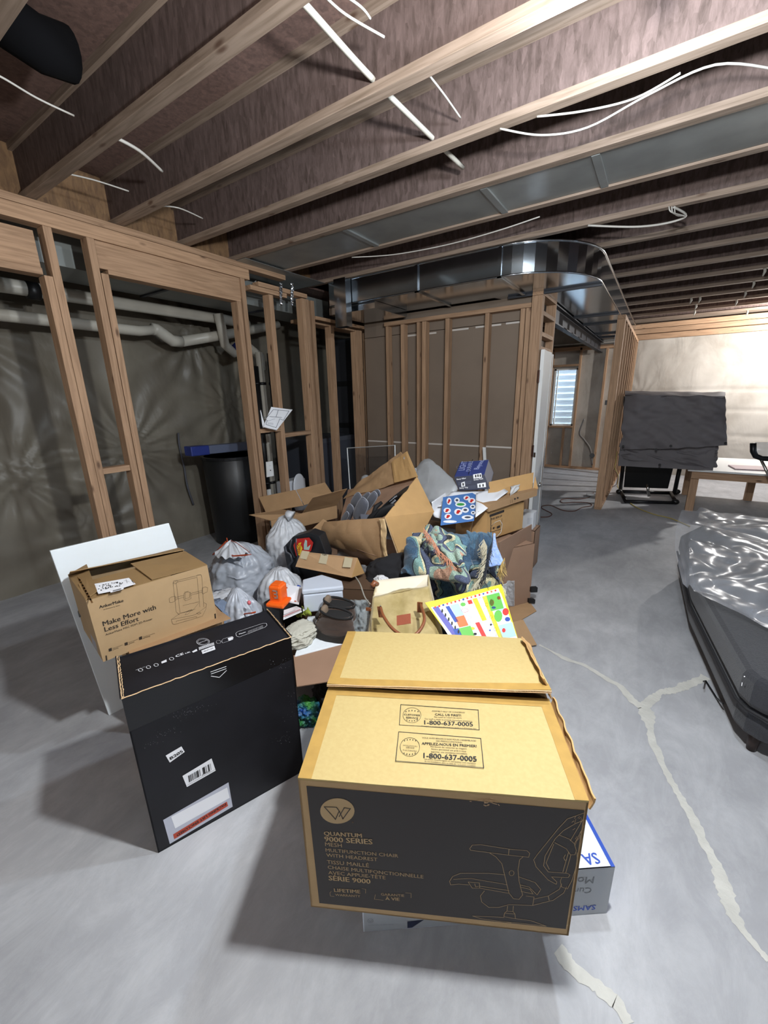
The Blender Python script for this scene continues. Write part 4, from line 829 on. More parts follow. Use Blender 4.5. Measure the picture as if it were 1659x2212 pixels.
# corner o is nearest the camera: a runs right/back, b runs left
B = MB(); o1 = Vector(o)
B.slab([o1, o1+a, o1+a+c, o1+c], .004).slab([o1+b, o1, o1+c, o1+b+c], .004).slab([o1+a, o1+a+b, o1+a+b+c, o1+a+c], .004).slab([o1+a+b, o1+b, o1+b+c, o1+a+b+c], .004).slab([o1+a, o1, o1+b, o1+a+b], .004)
B.build('box_body', M_CARD, ob)
tc_ = o1+c
fa = tc_+a; fb = tc_+b
MB().slab([W(636, 1103, fb.y-.05), tc_, W(645, 1103, tc_.y), W(538, 1112, fb.y-.22)], .004).build('x', M_CARD, None) if False else None
Yo = tc_.y
for q4 in ([fb, tc_, W(610, 1100, Yo-.02), W(538, 1112, fb.y-.12)], [tc_, fa, W(750, 1056, fa.y-.05), W(676, 1075, Yo-.06)],
           [W(574, 1106, fb.y+.2), W(656, 1092, fb.y+.36), W(638, 1058, fb.y+.42), W(559, 1074, fb.y+.26)], [W(657, 1091, fb.y+.38), W(722, 1072, fa.y+.05), W(702, 1042, fa.y+.12), W(640, 1058, fb.y+.44)]):
    MB().slab(q4, .004).build('flap', M_CARD, ob)
k = PInk(o1+b, -b, Z3, .0015); k.poly([(.16, .0), (.22, .0), (.215, .12), (.155, .12)]).build('tape', mat('clear_tape', 'b9b8ae', .3), ob)
k = PInk(o1+b, -b, Z3, .0025)
for (x, y) in ((.185, .03), (.2, .055), (.18, .085), (.2, .105)): k.disc(x, y, .011, n=9)
k.build('tape_pattern', M_YEL, ob)
k = PInk(o1+b, -b, Z3, .0025); k.ring(.10, .05, .012, .0012).line([(.09, .04), (.11, .06)], .001).build('printed_mark', M_INKBRN, ob)
# ---- black toy case with red emblem
hw = thing('toy_case', 'black ribbed toy car case with red emblem standing behind the taped cardboard wedge', 'case', (-2.1, 2.1, 0))
def hwp(x, y, d=0): return W(x, y, 2.02+d)
out = [hwp(612, 1182), hwp(632, 1160), hwp(668, 1150), hwp(690, 1158), hwp(705, 1200), hwp(700, 1262), hwp(640, 1262), hwp(625, 1245), hwp(618, 1215)]
MB().prism(out, (-.03, .10, 0)).build('case_body', mat('case_black', '202226', .4), hw, bevel=.006)
MB().tube([hwp(616, 1180, -.01), hwp(618, 1192, -.012), hwp(628, 1198, -.012), hwp(632, 1212, -.012), hwp(624, 1222, -.012), hwp(628, 1240, -.012), hwp(640, 1252, -.012)], .010, 6).tube([hwp(640, 1163, -.01), hwp(640, 1180, -.012), hwp(644, 1200, -.012), hwp(641, 1225, -.012), hwp(650, 1250, -.012)], .008, 6).tube([hwp(630, 1165, -.01), hwp(626, 1185, -.012), hwp(636, 1205, -.012)], .006, 6).build('rib', mat('case_rib', '3a3d44', .35), hw, smooth=True)
k = PInk(hwp(640, 1260, -.012), Vector((1, 0, 0)), Z3, .001)
k.pp([(641, 1164), (668, 1161), (677, 1172), (672, 1190), (655, 1200), (640, 1201), (634, 1178)]).build('red_emblem', M_RED, hw)
k = PInk(hwp(640, 1260, -.012), Vector((1, 0, 0)), Z3, .003); k.pp([(652, 1171), (646, 1173), (641, 1181), (643, 1198), (648, 1200), (654, 1184), (650, 1176)]).build('flame_logo', M_YEL, hw)
k = PInk(hwp(640, 1260, -.012), Vector((1, 0, 0)), Z3, .0045); k.fit(644.5, 1196, 647, 1175, 'HOT', .02).fit(648, 1197, 651, 1177, 'WHEELS', .02).build('logo_lettering', M_RED, hw)
k = PInk(hwp(640, 1260, -.012), Vector((1, 0, 0)), Z3, .003); k.pp([(657, 1176), (660, 1165), (664, 1168), (664, 1182), (672, 1176), (668, 1188), (657, 1187)]).build('car_print', mat('teal_white', 'b9d4cc', .4), hw)
tr = thing('taped_wedge', 'triangular folded cardboard wedge with three tape squares', 'cardboard', (-1.8, 2.0, .4))
w0 = G(638, 1224, .46); w1 = G(759, 1248, .42); w2 = G(772, 1205, .53); w3 = G(651, 1191, .56); w4 = G(787, 1238, .40)
back = Vector((.0, .14, -.06))
MB().slab([w0, w1, w2, w3], .004).slab([w3, w2, w4, w0+Vector((.02, .17, -.02))], .004).build('folded_panel', M_CARD, tr)
MB().add([w1, w4, w2], [(0, 1, 2)]).build('end_panel', M_CARD2, tr, thick=.004)
k = PInk(w0, w1-w0, w3-w0, .002); 
for P4 in (((653, 1189), (669, 1191.5), (662, 1209), (648, 1206)), ((694, 1196), (710, 1198), (705, 1219), (688, 1216)), ((745, 1203), (762, 1206), (758, 1226), (740, 1225))): k.pp(P4)
k.build('tape_square', mat('masking_tape', 'b4a88b', .6), tr)
k = PInk(w0, w1-w0, w3-w0, .003); k.fit(696, 1199, 706, 1200, 'fragile', .02).build('tape_print', M_INKBRN, tr)
# ---- big crushed open carton with padded gear
bg = thing('crushed_box', 'largest crushed and tilted open brown carton at the top of the pile', 'box', (-1.7, 2.6, .3))
A_ = W(901, 1030, 2.75); B_ = W(938, 1105, 2.62); C_ = W(874, 1228, 2.30); D_ = W(832, 1117, 2.22)
E_ = W(690, 1128, 2.26); F_ = W(700, 1150, 2.30); F2 = W(800, 1233, 2.26); Ab = W(760, 1055, 2.85)
MB().slab([D_, C_, B_, A_], .006).build('side_panel', M_CARD2, bg)
def crumple(p00, p10, p11, p01, amp, fr, nu=24, nv=16, seed=0, m=M_CARD, name='front_panel', bow=0):
    nn = (p10-p00).cross(p01-p00).normalized()
    def f(s, t):
        p = p00.lerp(p10, s).lerp(p01.lerp(p11, s), t)
        v = noise.noise(Vector((s*fr+seed, t*fr*.6, seed)))
        r = abs(noise.noise(Vector((s*fr*1.7, t*fr*.5+seed, 3))))
        return p+nn*(amp*v+amp*.8*r+bow*math.sin(PI*s)*math.sin(PI*t))
    return MB().grid(f, nu, nv)
crumple(W(688, 1165, 2.30), W(838, 1218, 2.24), D_, W(700, 1128, 2.26), .022, 2.6, 40, 20, 3, bow=.04).build('front_panel', M_CARD, bg, thick=.006)
crumple(W(705, 1178, 2.32), W(838, 1236, 2.34), W(838, 1208, 2.22), W(688, 1158, 2.28), .012, 2, 24, 8, 5).build('folded_under_panel', M_CARD3, bg, thick=.005)
MB().slab([W(671, 1146, 2.24), W(693, 1168, 2.26), W(712, 1130, 2.3), W(698, 1121, 2.3)], .005).build('flap', M_CARD, bg)
crumple(W(735, 1128, 2.75), W(842, 1128, 2.75), W(903, 1030, 2.85), W(752, 1058, 3.0), .01, 3, 10, 10, 8).build('inner_panel', M_CARD3, bg, thick=.005)
crumple(W(742, 1078, 2.95), W(903, 1031, 2.8), W(866, 976, 2.97), W(778, 1042, 3.02), .02, 3, 20, 14, 6).build('back_flap', M_CARD, bg, thick=.005)
crumple(W(852, 1043, 2.82), W(903, 1030, 2.78), W(880, 975, 2.93), W(846, 998, 2.95), .006, 3, 10, 10, 7).build('back_flap', M_CARD2, bg, thick=.005)
MB().grid(lambda s, t: W(872+s*28, 985+s*30+t*14*(1-s*.3), 2.9)+Vector((.01*noise.noise(Vector((s*6, t*6, 0))), .02*noise.noise(Vector((s*7, t*5, 4))), 0)), 10, 6).build('loose_tape', mat('clear_film', 'cfd2d6', .15, alpha=.5, coat=.5), bg, smooth=True)
MB().grid(lambda s, t: W(776+s*62, 1218+10*math.sin(s*PI)*.6+t*18, 2.22)+Vector((0, .015*noise.noise(Vector((s*9, t*5, 4))), 0)), 16, 6).build('loose_tape', MATS['clear_film'], bg, smooth=True)
MB().grid(lambda s, t: W(826+(s-.5)*(14-8*t)+12*t, 1120+t*105, 2.2)+Vector((.008*math.sin(s*6+t*9), -.01-.01*noise.noise(Vector((s*4, t*9, 1))), 0)), 6, 24).build('torn_strip', mat('torn_card', 'c5a77c', .85), bg, smooth=True, thick=.002)
MB().tube([C_-Vector((0, .02, 0)), D_-Vector((0, .005, 0))], .0035, 5).build('cut_edge', M_CUT, bg)
# support inside the pile
sb2 = thing('buried_box', 'brown carton buried under the crushed open carton', 'box', (-1.7, 2.6, 0))
carton(sb2, (-1.95, 2.40, 0), (.55, .12, 0), (-.1, .45, 0), (0, 0, .36), M_CARD3, top=True)
M_GREYV = mat('grey_padding', '5d606b', .55, noise_amt=.1, sheen=.3)
M_GREYL = mat('light_piping', '9a9da8', .5)
M_NEO = mat('black_neoprene', '0f0f12', .75)
gv = thing('padded_gear', 'grey segmented padded gear with pale piping lying in the crushed carton', 'gear', W(790, 1100, 2.5))
def pad(x0, y0, x1, y1, r, Y, fl=.5):
    p = W(x0, y0, Y+.05); q = W(x1, y1, Y); ax = (q-p)/2; n_ = Vector((ax.z, 0, -ax.x)).normalized()
    o_ = MB().ell((p+q)/2, ax*1.08, n_*r, Vector((0, r*fl, 0)), 16, 12, .72).build('pad', M_GREYV, gv, smooth=True)
    R = [(p+q)/2+ax*1.10*math.copysign(abs(math.cos(t))**.72, math.cos(t))+n_*r*1.02*math.copysign(abs(math.sin(t))**.72, math.sin(t))+Vector((0, -r*fl*.25, 0)) for t in [2*PI*i/28 for i in range(29)]]
    MB().tube(R, .004, 5, False).build('piping', M_GREYL, o_, smooth=True)
pad(752, 1118, 760, 1092, .035, 2.50); pad(770, 1122, 790, 1080, .05, 2.42); pad(762, 1092, 778, 1068, .036, 2.52); pad(790, 1098, 812, 1066, .033, 2.44); pad(782, 1085, 800, 1068, .03, 2.5); pad(806, 1070, 820, 1062, .026, 2.6); pad(740, 1126, 752, 1108, .022, 2.42)
MB().slab([W(780, 1140, 2.30), W(806, 1140, 2.30), W(808, 1112, 2.4), W(778, 1110, 2.4)], .02).build('strap', M_GREYV, gv, bevel=.004)
bk = thing('black_pad', 'black foam pad with pale printed text leaning in the crushed carton', 'gear', W(845, 1090, 2.5))
MB().ell(W(845, 1085, 2.42), (W(880, 1058, 2.55)-W(845, 1085, 2.42))*1.0, (.055, 0, .075), (0, .03, 0.01), 30, 18, .85).build('pad_body', M_NEO, bk, smooth=True)
MB().ell(W(822, 1108, 2.33), W(852, 1095, 2.36)-W(822, 1108, 2.33), (.02, 0, .05), (0, .03, 0), 24, 14, .9).build('pad_wing', M_NEO, bk, smooth=True)
MB().tube([W(805, 1112, 2.34), W(812, 1095, 2.38), W(825, 1085, 2.42)], [.012, .018, .012], 8).build('pad_strap', M_NEO, bk, smooth=True)
k = PInk(W(850, 1085, 2.385), W(880, 1066, 2.47)-W(850, 1085, 2.385), Vector((-.3, 0, 1)), .0)
k.fit(842, 1084, 858, 1072, 'RIDING', .01).fit(846, 1090, 856, 1081, 'GEAR', .01).build('pad_lettering', mat('pad_print', '8e9096', .6), bk)
# ---- white padding / pillow, papers, sticker sheet
pw = thing('grey_pillow', 'limp grey pillow in thin plastic lying behind the white papers', 'pillow', W(935, 1045, 3.2))
pc = W(932, 1040, 3.15); ax_ = (W(968, 1075, 3.0)-W(905, 1008, 3.3))/2
def pf(u, v):
    t = 2*PI*u; ph = PI*(v*.99998+.00001); sp = lambda z, e: math.copysign(abs(z)**e, z)
    d = ax_*sp(math.cos(t), .6)*sp(math.sin(ph), .6)*1.1+Vector((.10, .05, .10))*sp(math.sin(t), .6)*sp(math.sin(ph), .6)+Vector((0, .07, 0))*-math.cos(ph)
    return pc+d*(1+.12*noise.noise(d*9)-.10*abs(noise.noise(d*16))-.05*abs(noise.noise(d*34)))
MB().grid(pf, 40, 26, True).build('pillow_body', ridged(mat('pillow_grey', 'adafb1', .5, noise_amt=.1, nscale=8, coat=.2), 6, .5, .02, 3), pw, smooth=True)
def sheet(name, label, quad, m, cat='paper', curl=.01, group=None, nu=10, nv=10, seed=0, th=.0015):
    q = [Vector(p) for p in quad]; n_ = (q[1]-q[0]).cross(q[3]-q[0]).normalized()
    o_ = MB().grid(lambda s, t: q[0].lerp(q[1], s).lerp(q[3].lerp(q[2], s), t)+n_*(curl*noise.noise(Vector((s*2+seed, t*2, seed)))), nu, nv).build(name, m, None, smooth=True, thick=th)
    return tag(o_, label, cat, group)
sheet('paper_sheet', 'white poster paper with a torn yellow corner over the tied carton', [G(1027, 1118, .755), G(1098, 1062, .85), G(1080, 1050, .87), G(1028, 1066, .84)], M_WHITEP, seed=2)
o_ = sheet('paper_sheet', 'curved white card edge poking out left of the sticker sheet', [G(936, 1115, .70), G(952, 1122, .70), G(968, 1060, .82), G(932, 1085, .82)], M_WHITEP, seed=3)
sheet('paper_sheet', 'white paper lying below the navy gear box', [G(945, 1095, .77), G(1030, 1085, .79), G(1058, 1061, .83), G(975, 1062, .84)], M_WHITEP, seed=4)
ss = thing('sticker_sheet', 'blue sticker sheet with white-edged red and green stickers hanging from the papers', 'sticker sheet', G(990, 1100, .78))
s0, s1, s2, s3 = G(951.5, 1135, .74), G(1024, 1125, .74), G(1030, 1063, .83), G(957, 1074, .83)
m_ = MB().slab([s0, s1, s2, s3], .0015).build('sheet', mat('sticker_blue', '4d7ab8', .5), ss)
k = PInk(s0, s1-s0, s3-s0, .0012); k2 = PInk(s0, s1-s0, s3-s0, .0022); k3 = PInk(s0, s1-s0, s3-s0, .0022); k4 = PInk(s0, s1-s0, s3-s0, .0022)
for (x, y, rx, ry, c) in ((970, 1083, 5.5, 8, 1), (987, 1081, 6, 6, 0), (995, 1090, 12, 6, 2), (1008, 1076, 7, 5, 1), (1019, 1082, 8, 6, 1), (966, 1103, 8, 6, 1), (990, 1106, 9, 7, 1), (1005, 1102, 8, 6, 0), (1021, 1095, 6, 5, 0), (968, 1116, 8, 6, 1), (1010, 1118, 13, 5, 0), (1022, 1108, 5, 4, 0), (972, 1127, 15, 3, -1)):
    k.ell(x, y, rx, ry, n=12)
    if c == 1: k2.ell(x+.5, y-1, rx*.5, ry*.4, n=7).ell(x-1.5, y+ry*.35, rx*.4, ry*.3, n=6)
    if c == 2: k3.ell(x, y, rx*.75, ry*.5, n=8)
    if c == 0: k4.ell(x, y, rx*.55, ry*.45, n=7)
k.build('sticker', M_WHITEP, ss); k2.build('sticker_print', M_RED, ss); k3.build('sticker_print', mat('green_print', '3d9a45', .5), ss); k4.build('sticker_print', mat('dark_print', '454a58', .5), ss)
# ---- navy gear box
nb = thing('gear_box', 'blue and navy gear box tilted on the papers with white product icons', 'box', W(1020, 1030, 3.1))
n0, n1, n3 = W(992, 1060, 3.05), W(1058, 1056, 3.10), W(981, 1030, 3.07); n2 = n1+n3-n0; bq = W(1000, 998, 3.36)-n3; bq = bq-(n1-n0)*(bq.dot(n1-n0)/(n1-n0).length_squared)
bt = Vector((.03, .24, .0)); 
m4 = n2+bq; m5 = n3+bq
MB().slab([n0, n1, n2, n3], .004).build('front_panel', mat('navy_card', '20263c', .45), nb)
MB().slab([n3, n2, m4, m5], .004).build('top_panel', mat('blue_card', '3a4888', .45), nb)
MB().slab([n1, n1+bq, n2+bq, n2], .004).slab([n0+bq, n0, n3, n3+bq], .004).slab([n0+bq, n1+bq, n1, n0], .004).slab([n1+bq, n0+bq, n3+bq, n2+bq], .004).build('side_panel', mat('dark_side', '2b3450', .45), nb)
k = PInk(n0, n1-n0, n3-n0, .002); k.fit(987, 1037, 1007, 1034, 'Every Hiker', .02).fit(1024, 1038, 1044, 1035, 'Every Pack', .02).fit(993, 1056, 1011, 1054, 'Every Trip', .02)
for (x, y) in ((1022, 1025), (1031, 1045), (996, 1043)): k.pp([(x, y), (x+18 if x > 1000 else x+8, y-3), (x+19 if x > 1000 else x+9, y+7), (x+1, y+9)])
k.build('box_lettering', M_INKW, nb)
k = PInk(n0, n1-n0, n3-n0, .003)
for (x, y) in ((1026, 1026), (1031, 1025), (1036, 1025), (1035, 1047), (1042, 1046), (999, 1044)): k.pp([(x, y), (x+3, y-.5), (x+3.4, y+5), (x+.4, y+5.5)])
k.build('icon_print', M_INKK, nb)
k = PInk(n0, n1-n0, n3-n0, .002)
for j in range(4): k.pl([(990, 1042+j*1.8), (1018, 1038.5+j*1.8)], .0012).pl([(1008, 1051+j*1.8), (1028, 1048.5+j*1.8)], .0012)
k.build('fine_print', mat('grey_fine', '646a80', .6), nb)
k = PInk(n3, n2-n3, m5-n3, .002); k.pl([(1012, 1025), (1021, 993)], .006).build('black_band', M_INKK, nb)
k = PInk(n3, n2-n3, m5-n3, .002); k.fit(1003, 1016, 1010, 996, 'LIGHT', .01).fit(1016, 1018, 1022, 996, 'DURABLE', .01).fit(1034, 1014, 1046, 995, 'Beyond', .02).ell(990, 1010, 4, 3, .001).build('top_lettering', mat('pale_blue', 'a8b3e0', .5), nb)
# ---- cartons on the right of the pile
rb = thing('tied_box', 'brown carton with black printed frame and white string on the right stack', 'box', (-1.05, 3.1, .5))
o = G(1050, 1168, .52); r_ = G(1128, 1142, .52); l_ = G(1020, 1163, .52)
a = Vector((r_.x-o.x, r_.y-o.y, 0)); b = Vector((-.26, .02, 0)); c = Z3*.235
MB().slab([o, o+a, o+a+c, o+c], .004).slab([o+b, o, o+c, o+b+c], .004).slab([o+a, o+a+b, o+a+b+c, o+a+c], .004).slab([o+a+b, o+b, o+b+c, o+a+b+c], .004).slab([o+c, o+a+c, o+a+b+c, o+b+c], .004).slab([o+b, o+a+b, o+a, o], .004).build('box_body', M_CARD2, rb)
k = PInk(o, a, Z3, .002)
k.pl([(1059, 1114), (1087, 1104)], .02).pl([(1060, 1118), (1060, 1148)], .007).pl([(1059, 1150), (1084, 1142)], .004).pl([(1084, 1120), (1083, 1142)], .004).pp([(1073, 1137), (1080, 1134), (1080, 1139), (1073, 1142)]).pp([(1065, 1139), (1068, 1138), (1067, 1143), (1064, 1143)]).fit(1060, 1124, 1084, 1116, 'THIS SIDE UP', .02).build('printed_frame', M_INKBRN, rb)
MB().tube([G(1034, 1105, .78), W(1022, 1118, 2.82), W(1018, 1150, 2.84)], .0022, 5).tube([W(1060, 1138, 2.86), W(1070, 1128, 2.84), W(1080, 1124, 2.86), W(1085, 1132, 2.88), W(1082, 1150, 2.84), W(1073, 1160, 2.8)], .0022, 5).build('white_string', M_CABLE, rb, smooth=True)
tb = thing('tray_box', 'shallow brown carton with open lid and handling symbols on the tied carton', 'box', (-.95, 3.3, .76))
o = o+c+Vector((.02, -.03, .004)); a2 = a*1.22+Vector((.02, .03, .03)); b2 = Vector((-.13, .07, 0)); c2 = Z3*.055
MB().slab([o, o+a2, o+a2+c2, o+c2], .004).slab([o+b2, o, o+c2, o+b2+c2], .004).slab([o+a2, o+a2+b2, o+a2+b2+c2, o+a2+c2], .004).slab([o+b2+Vector((0, 0, .04)), o+a2+b2+Vector((0, 0, .04)), o+a2+Vector((0, 0, .05)), o+Vector((0, 0, .05))], .004).build('box_body', M_CARD, tb)
MB().slab([o+a2*.25+b2*1.05+Z3*.04, o+a2+b2*.35+Z3*.045, o+a2+b2*.35+Vector((-.02, .08, .17)), o+a2*.25+b2*1.05+Vector((-.03, .10, .15))], .004).slab([o+a2*1.0+Z3*.055, o+a2+Vector((.0, .02, .055)), o+a2+b2*.3+Vector((.0, .03, .15)), o+a2+b2*.3+Z3*.06], .004).build('flap', M_CARD2, tb)
k = PInk(o, a2, Z3, .002)
for i, x in enumerate((1102, 1106, 1112, 1118)): 
    y0 = 1084-.35*(x-1102)
    if i < 2: k.pl([(x, y0-4), (x, y0+3)], .002)
    else: k.ell(x, y0-3, 2.2, 2, n=8).pl([(x, y0-2), (x, y0+4)], .001)
k.build('handling_symbols', M_INKBRN, tb)
sheet('folded_paper', 'folded grey-white paper stuck in the tray carton lid', [G(1102, 1072, .83), G(1120, 1058, .84), G(1122, 1046, .88), G(1103, 1050, .88)], mat('paper_grey', 'c9c9c9', .7), seed=5, curl=.03)
wb2 = thing('small_white_box', 'small white carton tucked behind the stack beside the door', 'box', (-.92, 3.65, 0))
q0 = W(1124, 1140, 3.72); MB().box((q0.x, 3.72, q0.z), (q0.x+.11, 3.84, q0.z+.155)).build('box_body', mat('white_box', 'd5d8dd', .5), wb2)
k = PInk((q0.x, 3.719, q0.z), (1, 0, 0), Z3, .001); 
for j in range(5): k.line([(.06, .05+.013*j), (.10, .055+.013*j)], .003)
k.build('fine_print', mat('grey_fine2', '9aa0ac', .6), wb2)
rbx = thing('rear_box', 'brown carton hidden under the small white carton', 'box', (-.9, 3.8, 0)); carton(rbx, (q0.x-.1, 3.70, 0), (.24, 0, 0), (0, .2, 0), (0, 0, q0.z-.004), M_CARD3, top=True)
lb = thing('lower_box', 'plain brown carton on the floor at the bottom of the right stack', 'box', (-.8, 3.1, 0))
o = G(1098, 1345, 0); o = Vector((-.93, 2.62, 0)); a = Vector((.275, .42, 0)); b = Vector((-.30, .16, 0))
carton(lb, o, a, b, Z3*.50, M_CARD3, top=True)
MB().slab([o+Vector((.0, -.004, .004)), o+a+Vector((0, -.004, .004)), o+a+Vector((.08, -.12, .004)), o+Vector((.16, -.28, .004))], .004).build('bottom_flap', M_CARD, lb)
for q_ in ((o+a+Vector((.02, .0, .12)), (.02, .015, 0), (-.01, .01, 0), (0, 0, .02)), (o+a+Vector((.015, -.02, .03)), (.02, .01, 0), (-.01, .01, 0), (0, 0, .015))): MB().obox(*q_).build('black_corner', M_BLACKP, lb)
pn = thing('cardboard_panel', 'large flat brown cardboard panel leaning on the right stack', 'cardboard', (-.78, 3.0, .2))
pp_ = [G(1083, 1268, .20), G(1146, 1222, .20), W(1149, 1133, 3.12), W(1078, 1172, 2.62)]
MB().slab(pp_, .006).build('panel', M_CARD3, pn)
k = PInk(pp_[0], pp_[1]-pp_[0], pp_[3]-pp_[0], .002); k.pl([(1138, 1186), (1147, 1180)], .006).build('tape_patch', M_TAPE, pn)
bw = MB().grid(lambda s, t: W(1085+s*24, 1262+t*55-8*s, 2.45)+Vector((.01*math.sin(s*9), .02*math.sin(s*PI)+.008*noise.noise(Vector((s*9, t*12, 1))), 0)), 14, 20).build('bubble_wrap', mat('bubble_film', 'c6c9cc', .2, alpha=.5, coat=.6, bump=.8, bscale=60), None, smooth=True, thick=.004); tag(bw, 'crumpled bubble wrap hanging beside the stack right of the blanket', 'bubble wrap')
# ---- tapestry blanket heap
def blanket_mat():
    m = bpy.data.materials.new('tapestry'); m.use_nodes = True; nt = m.node_tree; N = nt.nodes; L = nt.links; b = N['Principled BSDF']; b.inputs['Roughness'].default_value = .95; b.inputs['Sheen Weight'].default_value = .2
    tc = N.new('ShaderNodeTexCoord'); n = N.new('ShaderNodeTexNoise'); n.inputs['Scale'].default_value = 3.0; n.inputs['Distortion'].default_value = .9; n.inputs['Detail'].default_value = 1.5
    L.new(tc.outputs['Object'], n.inputs['Vector'])
    r = N.new('ShaderNodeValToRGB'); r.color_ramp.interpolation = 'CONSTANT'
    cols = [(0, '39536a'), (.38, '4b6a80'), (.43, '1f2a38'), (.445, '7fa39c'), (.49, 'd4cda6'), (.515, '1f2a38'), (.53, '525b74'), (.57, '9fb6a6'), (.61, 'c49a80'), (.65, '6b7588')]
    E = r.color_ramp.elements; E[0].color = lin(cols[0][1]); E[1].position = cols[1][0]; E[1].color = lin(cols[1][1])
    for p, c in cols[2:]: e = E.new(p); e.color = lin(c)
    L.new(n.outputs['Fac'], r.inputs['Fac'])
    n2 = N.new('ShaderNodeTexNoise'); n2.inputs['Scale'].default_value = 220; n2.inputs['Detail'].default_value = 2; L.new(tc.outputs['Object'], n2.inputs['Vector'])
    r2 = N.new('ShaderNodeValToRGB'); r2.color_ramp.elements[0].color = (.45, .45, .47, 1); r2.color_ramp.elements[0].position = .4; r2.color_ramp.elements[1].position = .6; r2.color_ramp.elements[1].color = (1.15, 1.15, 1.15, 1); L.new(n2.outputs['Fac'], r2.inputs['Fac'])
    mx = N.new('ShaderNodeMix'); mx.data_type = 'RGBA'; mx.blend_type = 'MULTIPLY'; mx.inputs['Factor'].default_value = .8; L.new(r.outputs['Color'], mx.inputs['A']); L.new(r2.outputs['Color'], mx.inputs['B']); L.new(mx.outputs['Result'], b.inputs['Base Color'])
    bp = N.new('ShaderNodeBump'); bp.inputs['Strength'].default_value = .4; L.new(n2.outputs['Fac'], bp.inputs['Height']); L.new(bp.outputs[0], b.inputs['Normal']); return m
bl = thing('tapestry_blanket', 'fringed teal, navy and cream tapestry blanket heaped behind the handbag', 'blanket', (-1.15, 2.15, .3))
MT = blanket_mat()
def heap(P4, hgt, seed, ridges, nu=60, nv=44):
    """cloth thrown over a heap: P4 quad in world space, folds as rounded ridges"""
    q = [Vector(p) for p in P4]; n_ = (q[1]-q[0]).cross(q[3]-q[0]).normalized()
    def f(s, t):
        p = q[0].lerp(q[1], s).lerp(q[3].lerp(q[2], s), t)
        d = hgt*math.sin(PI*min(max(s, 0), 1))**.6*math.sin(PI*t)**.5
        w_ = s*2.2+.35*noise.noise(Vector((s*2, t*2, seed)))+t*ridges[1]
        d += ridges[0]*(math.sin(w_*ridges[2])**2-.5)*math.sin(PI*t)**.4
        d += .03*noise.noise(Vector((s*5, t*5, seed+4)))
        return p+n_*d+Vector((.02*noise.noise(Vector((s*6, t*6, seed+9))), 0, .02*noise.noise(Vector((s*6, t*6, seed+12)))))
    return MB().grid(f, nu, nv)
heap([W(866, 1240, 2.02), W(1012, 1262, 2.02), W(1020, 1158, 2.3), W(890, 1150, 2.25)], .08, 1, (.06, 1.1, 2.4)).build('blanket_fold', MT, bl, smooth=True, thick=.006)
heap([W(925, 1300, 2.16), W(1075, 1310, 2.26), W(1055, 1212, 2.22), W(935, 1215, 2.15)], .05, 5, (.04, 1.0, 3.0)).build('blanket_fold', MT, bl, smooth=True, thick=.006)
heap([W(1008, 1285, 2.16), W(1092, 1292, 2.28), W(1062, 1150, 2.35), W(1008, 1150, 2.3)], .07, 8, (.05, -.6, 3.4)).build('blanket_fold', MT, bl, smooth=True, thick=.006)
heap([W(918, 1190, 2.12), W(1000, 1225, 1.98), W(1015, 1165, 2.2), W(920, 1135, 2.3)], .05, 11, (.03, 1.0, 3.0), 40, 30).build('blanket_fold', MT, bl, smooth=True, thick=.006)
def fringe(pts, n, ln, m, dx=0, name='fringe', r=.0016, parent=None):
    B = MB(); P = [Vector(p) for p in pts]
    for i in range(n):
        t = i/(n-1)*(len(P)-1); k_ = min(int(t), len(P)-2); p = P[k_].lerp(P[k_+1], t-k_); L_ = ln*random.uniform(.6, 1.2)
        B.tube([p, p+Vector((dx*.5+random.uniform(-.012, .012), -.012, -L_*.5)), p+Vector((dx+random.uniform(-.03, .03), -.008, -L_))], r, 3, False)
    o_ = B.build(name, m, parent or bl); o_['kind'] = 'stuff'; return o_
fringe([W(915, 1140, 2.08), W(935, 1165, 2.02), W(950, 1190, 1.98), W(975, 1212, 1.92)], 70, .06, mat('peach_fringe', 'cf9274', .9), .02)
fringe([W(1045, 1165, 2.12), W(1052, 1180, 2.06), W(1050, 1210, 2.0), W(1040, 1245, 1.92), W(1022, 1268, 1.88)], 110, .08, mat('cream_fringe', 'cbc4ac', .9), -.02)
fringe([W(1062, 1172, 2.08), W(1056, 1200, 2.0), W(1050, 1240, 1.9)], 60, .08, mat('dark_fringe', '2c303a', .9), -.01)
fringe([W(1090, 1205, 2.15), W(1084, 1215, 2.1), W(1082, 1225, 2.05)], 40, .09, mat('gold_fringe', 'b79a5e', .9), .0)
t0_, t1_, t2_ = W(1054, 1222, 2.14), W(1090, 1216, 2.16), W(1068, 1153, 2.32)
def flc(a_, b_):
    w_ = (1-b_)**.8; p = t0_.lerp(t1_, .5+(a_-.5)*w_).lerp(t2_, b_)
    return p+Vector((.004*noise.noise(Vector((a_*5, b_*5, 1))), -.035*math.sin(PI*a_)*w_-.008*math.sin(a_*9)*w_+.006*noise.noise(Vector((a_*6, b_*6, 3))), 0))
bc = MB().grid(flc, 22, 22).build('blue_towel', mat('blue_fleece', '7f9bd4', .95, alt='a3b8e2', nscale=60, bump=.6, bscale=80, sheen=.4), None, smooth=True, thick=.012); tag(bc, 'light blue fleece corner sticking up right of the blanket', 'towel')
# shade of the hollow under the blanket, put in as a black lump
dk = lump((-1.32, 2.22, 0), .34, .20, .34, .15, 3, 31).build('hollow_shade', mat('hollow_black', '1c1c20', .9), smooth=True); tag(dk, 'black lump standing in for the shade in the hollow under the blanket and crushed carton', 'cloth')
wd = lump((-1.36, 2.0, .40), .06, .03, .05, .25, 5, 33).build('white_cloth', mat('white_red_cloth', 'dcdcdc', .9, alt='c9c9cc'), smooth=True); tag(wd, 'small white cloth poking out behind the handbag rim', 'cloth')
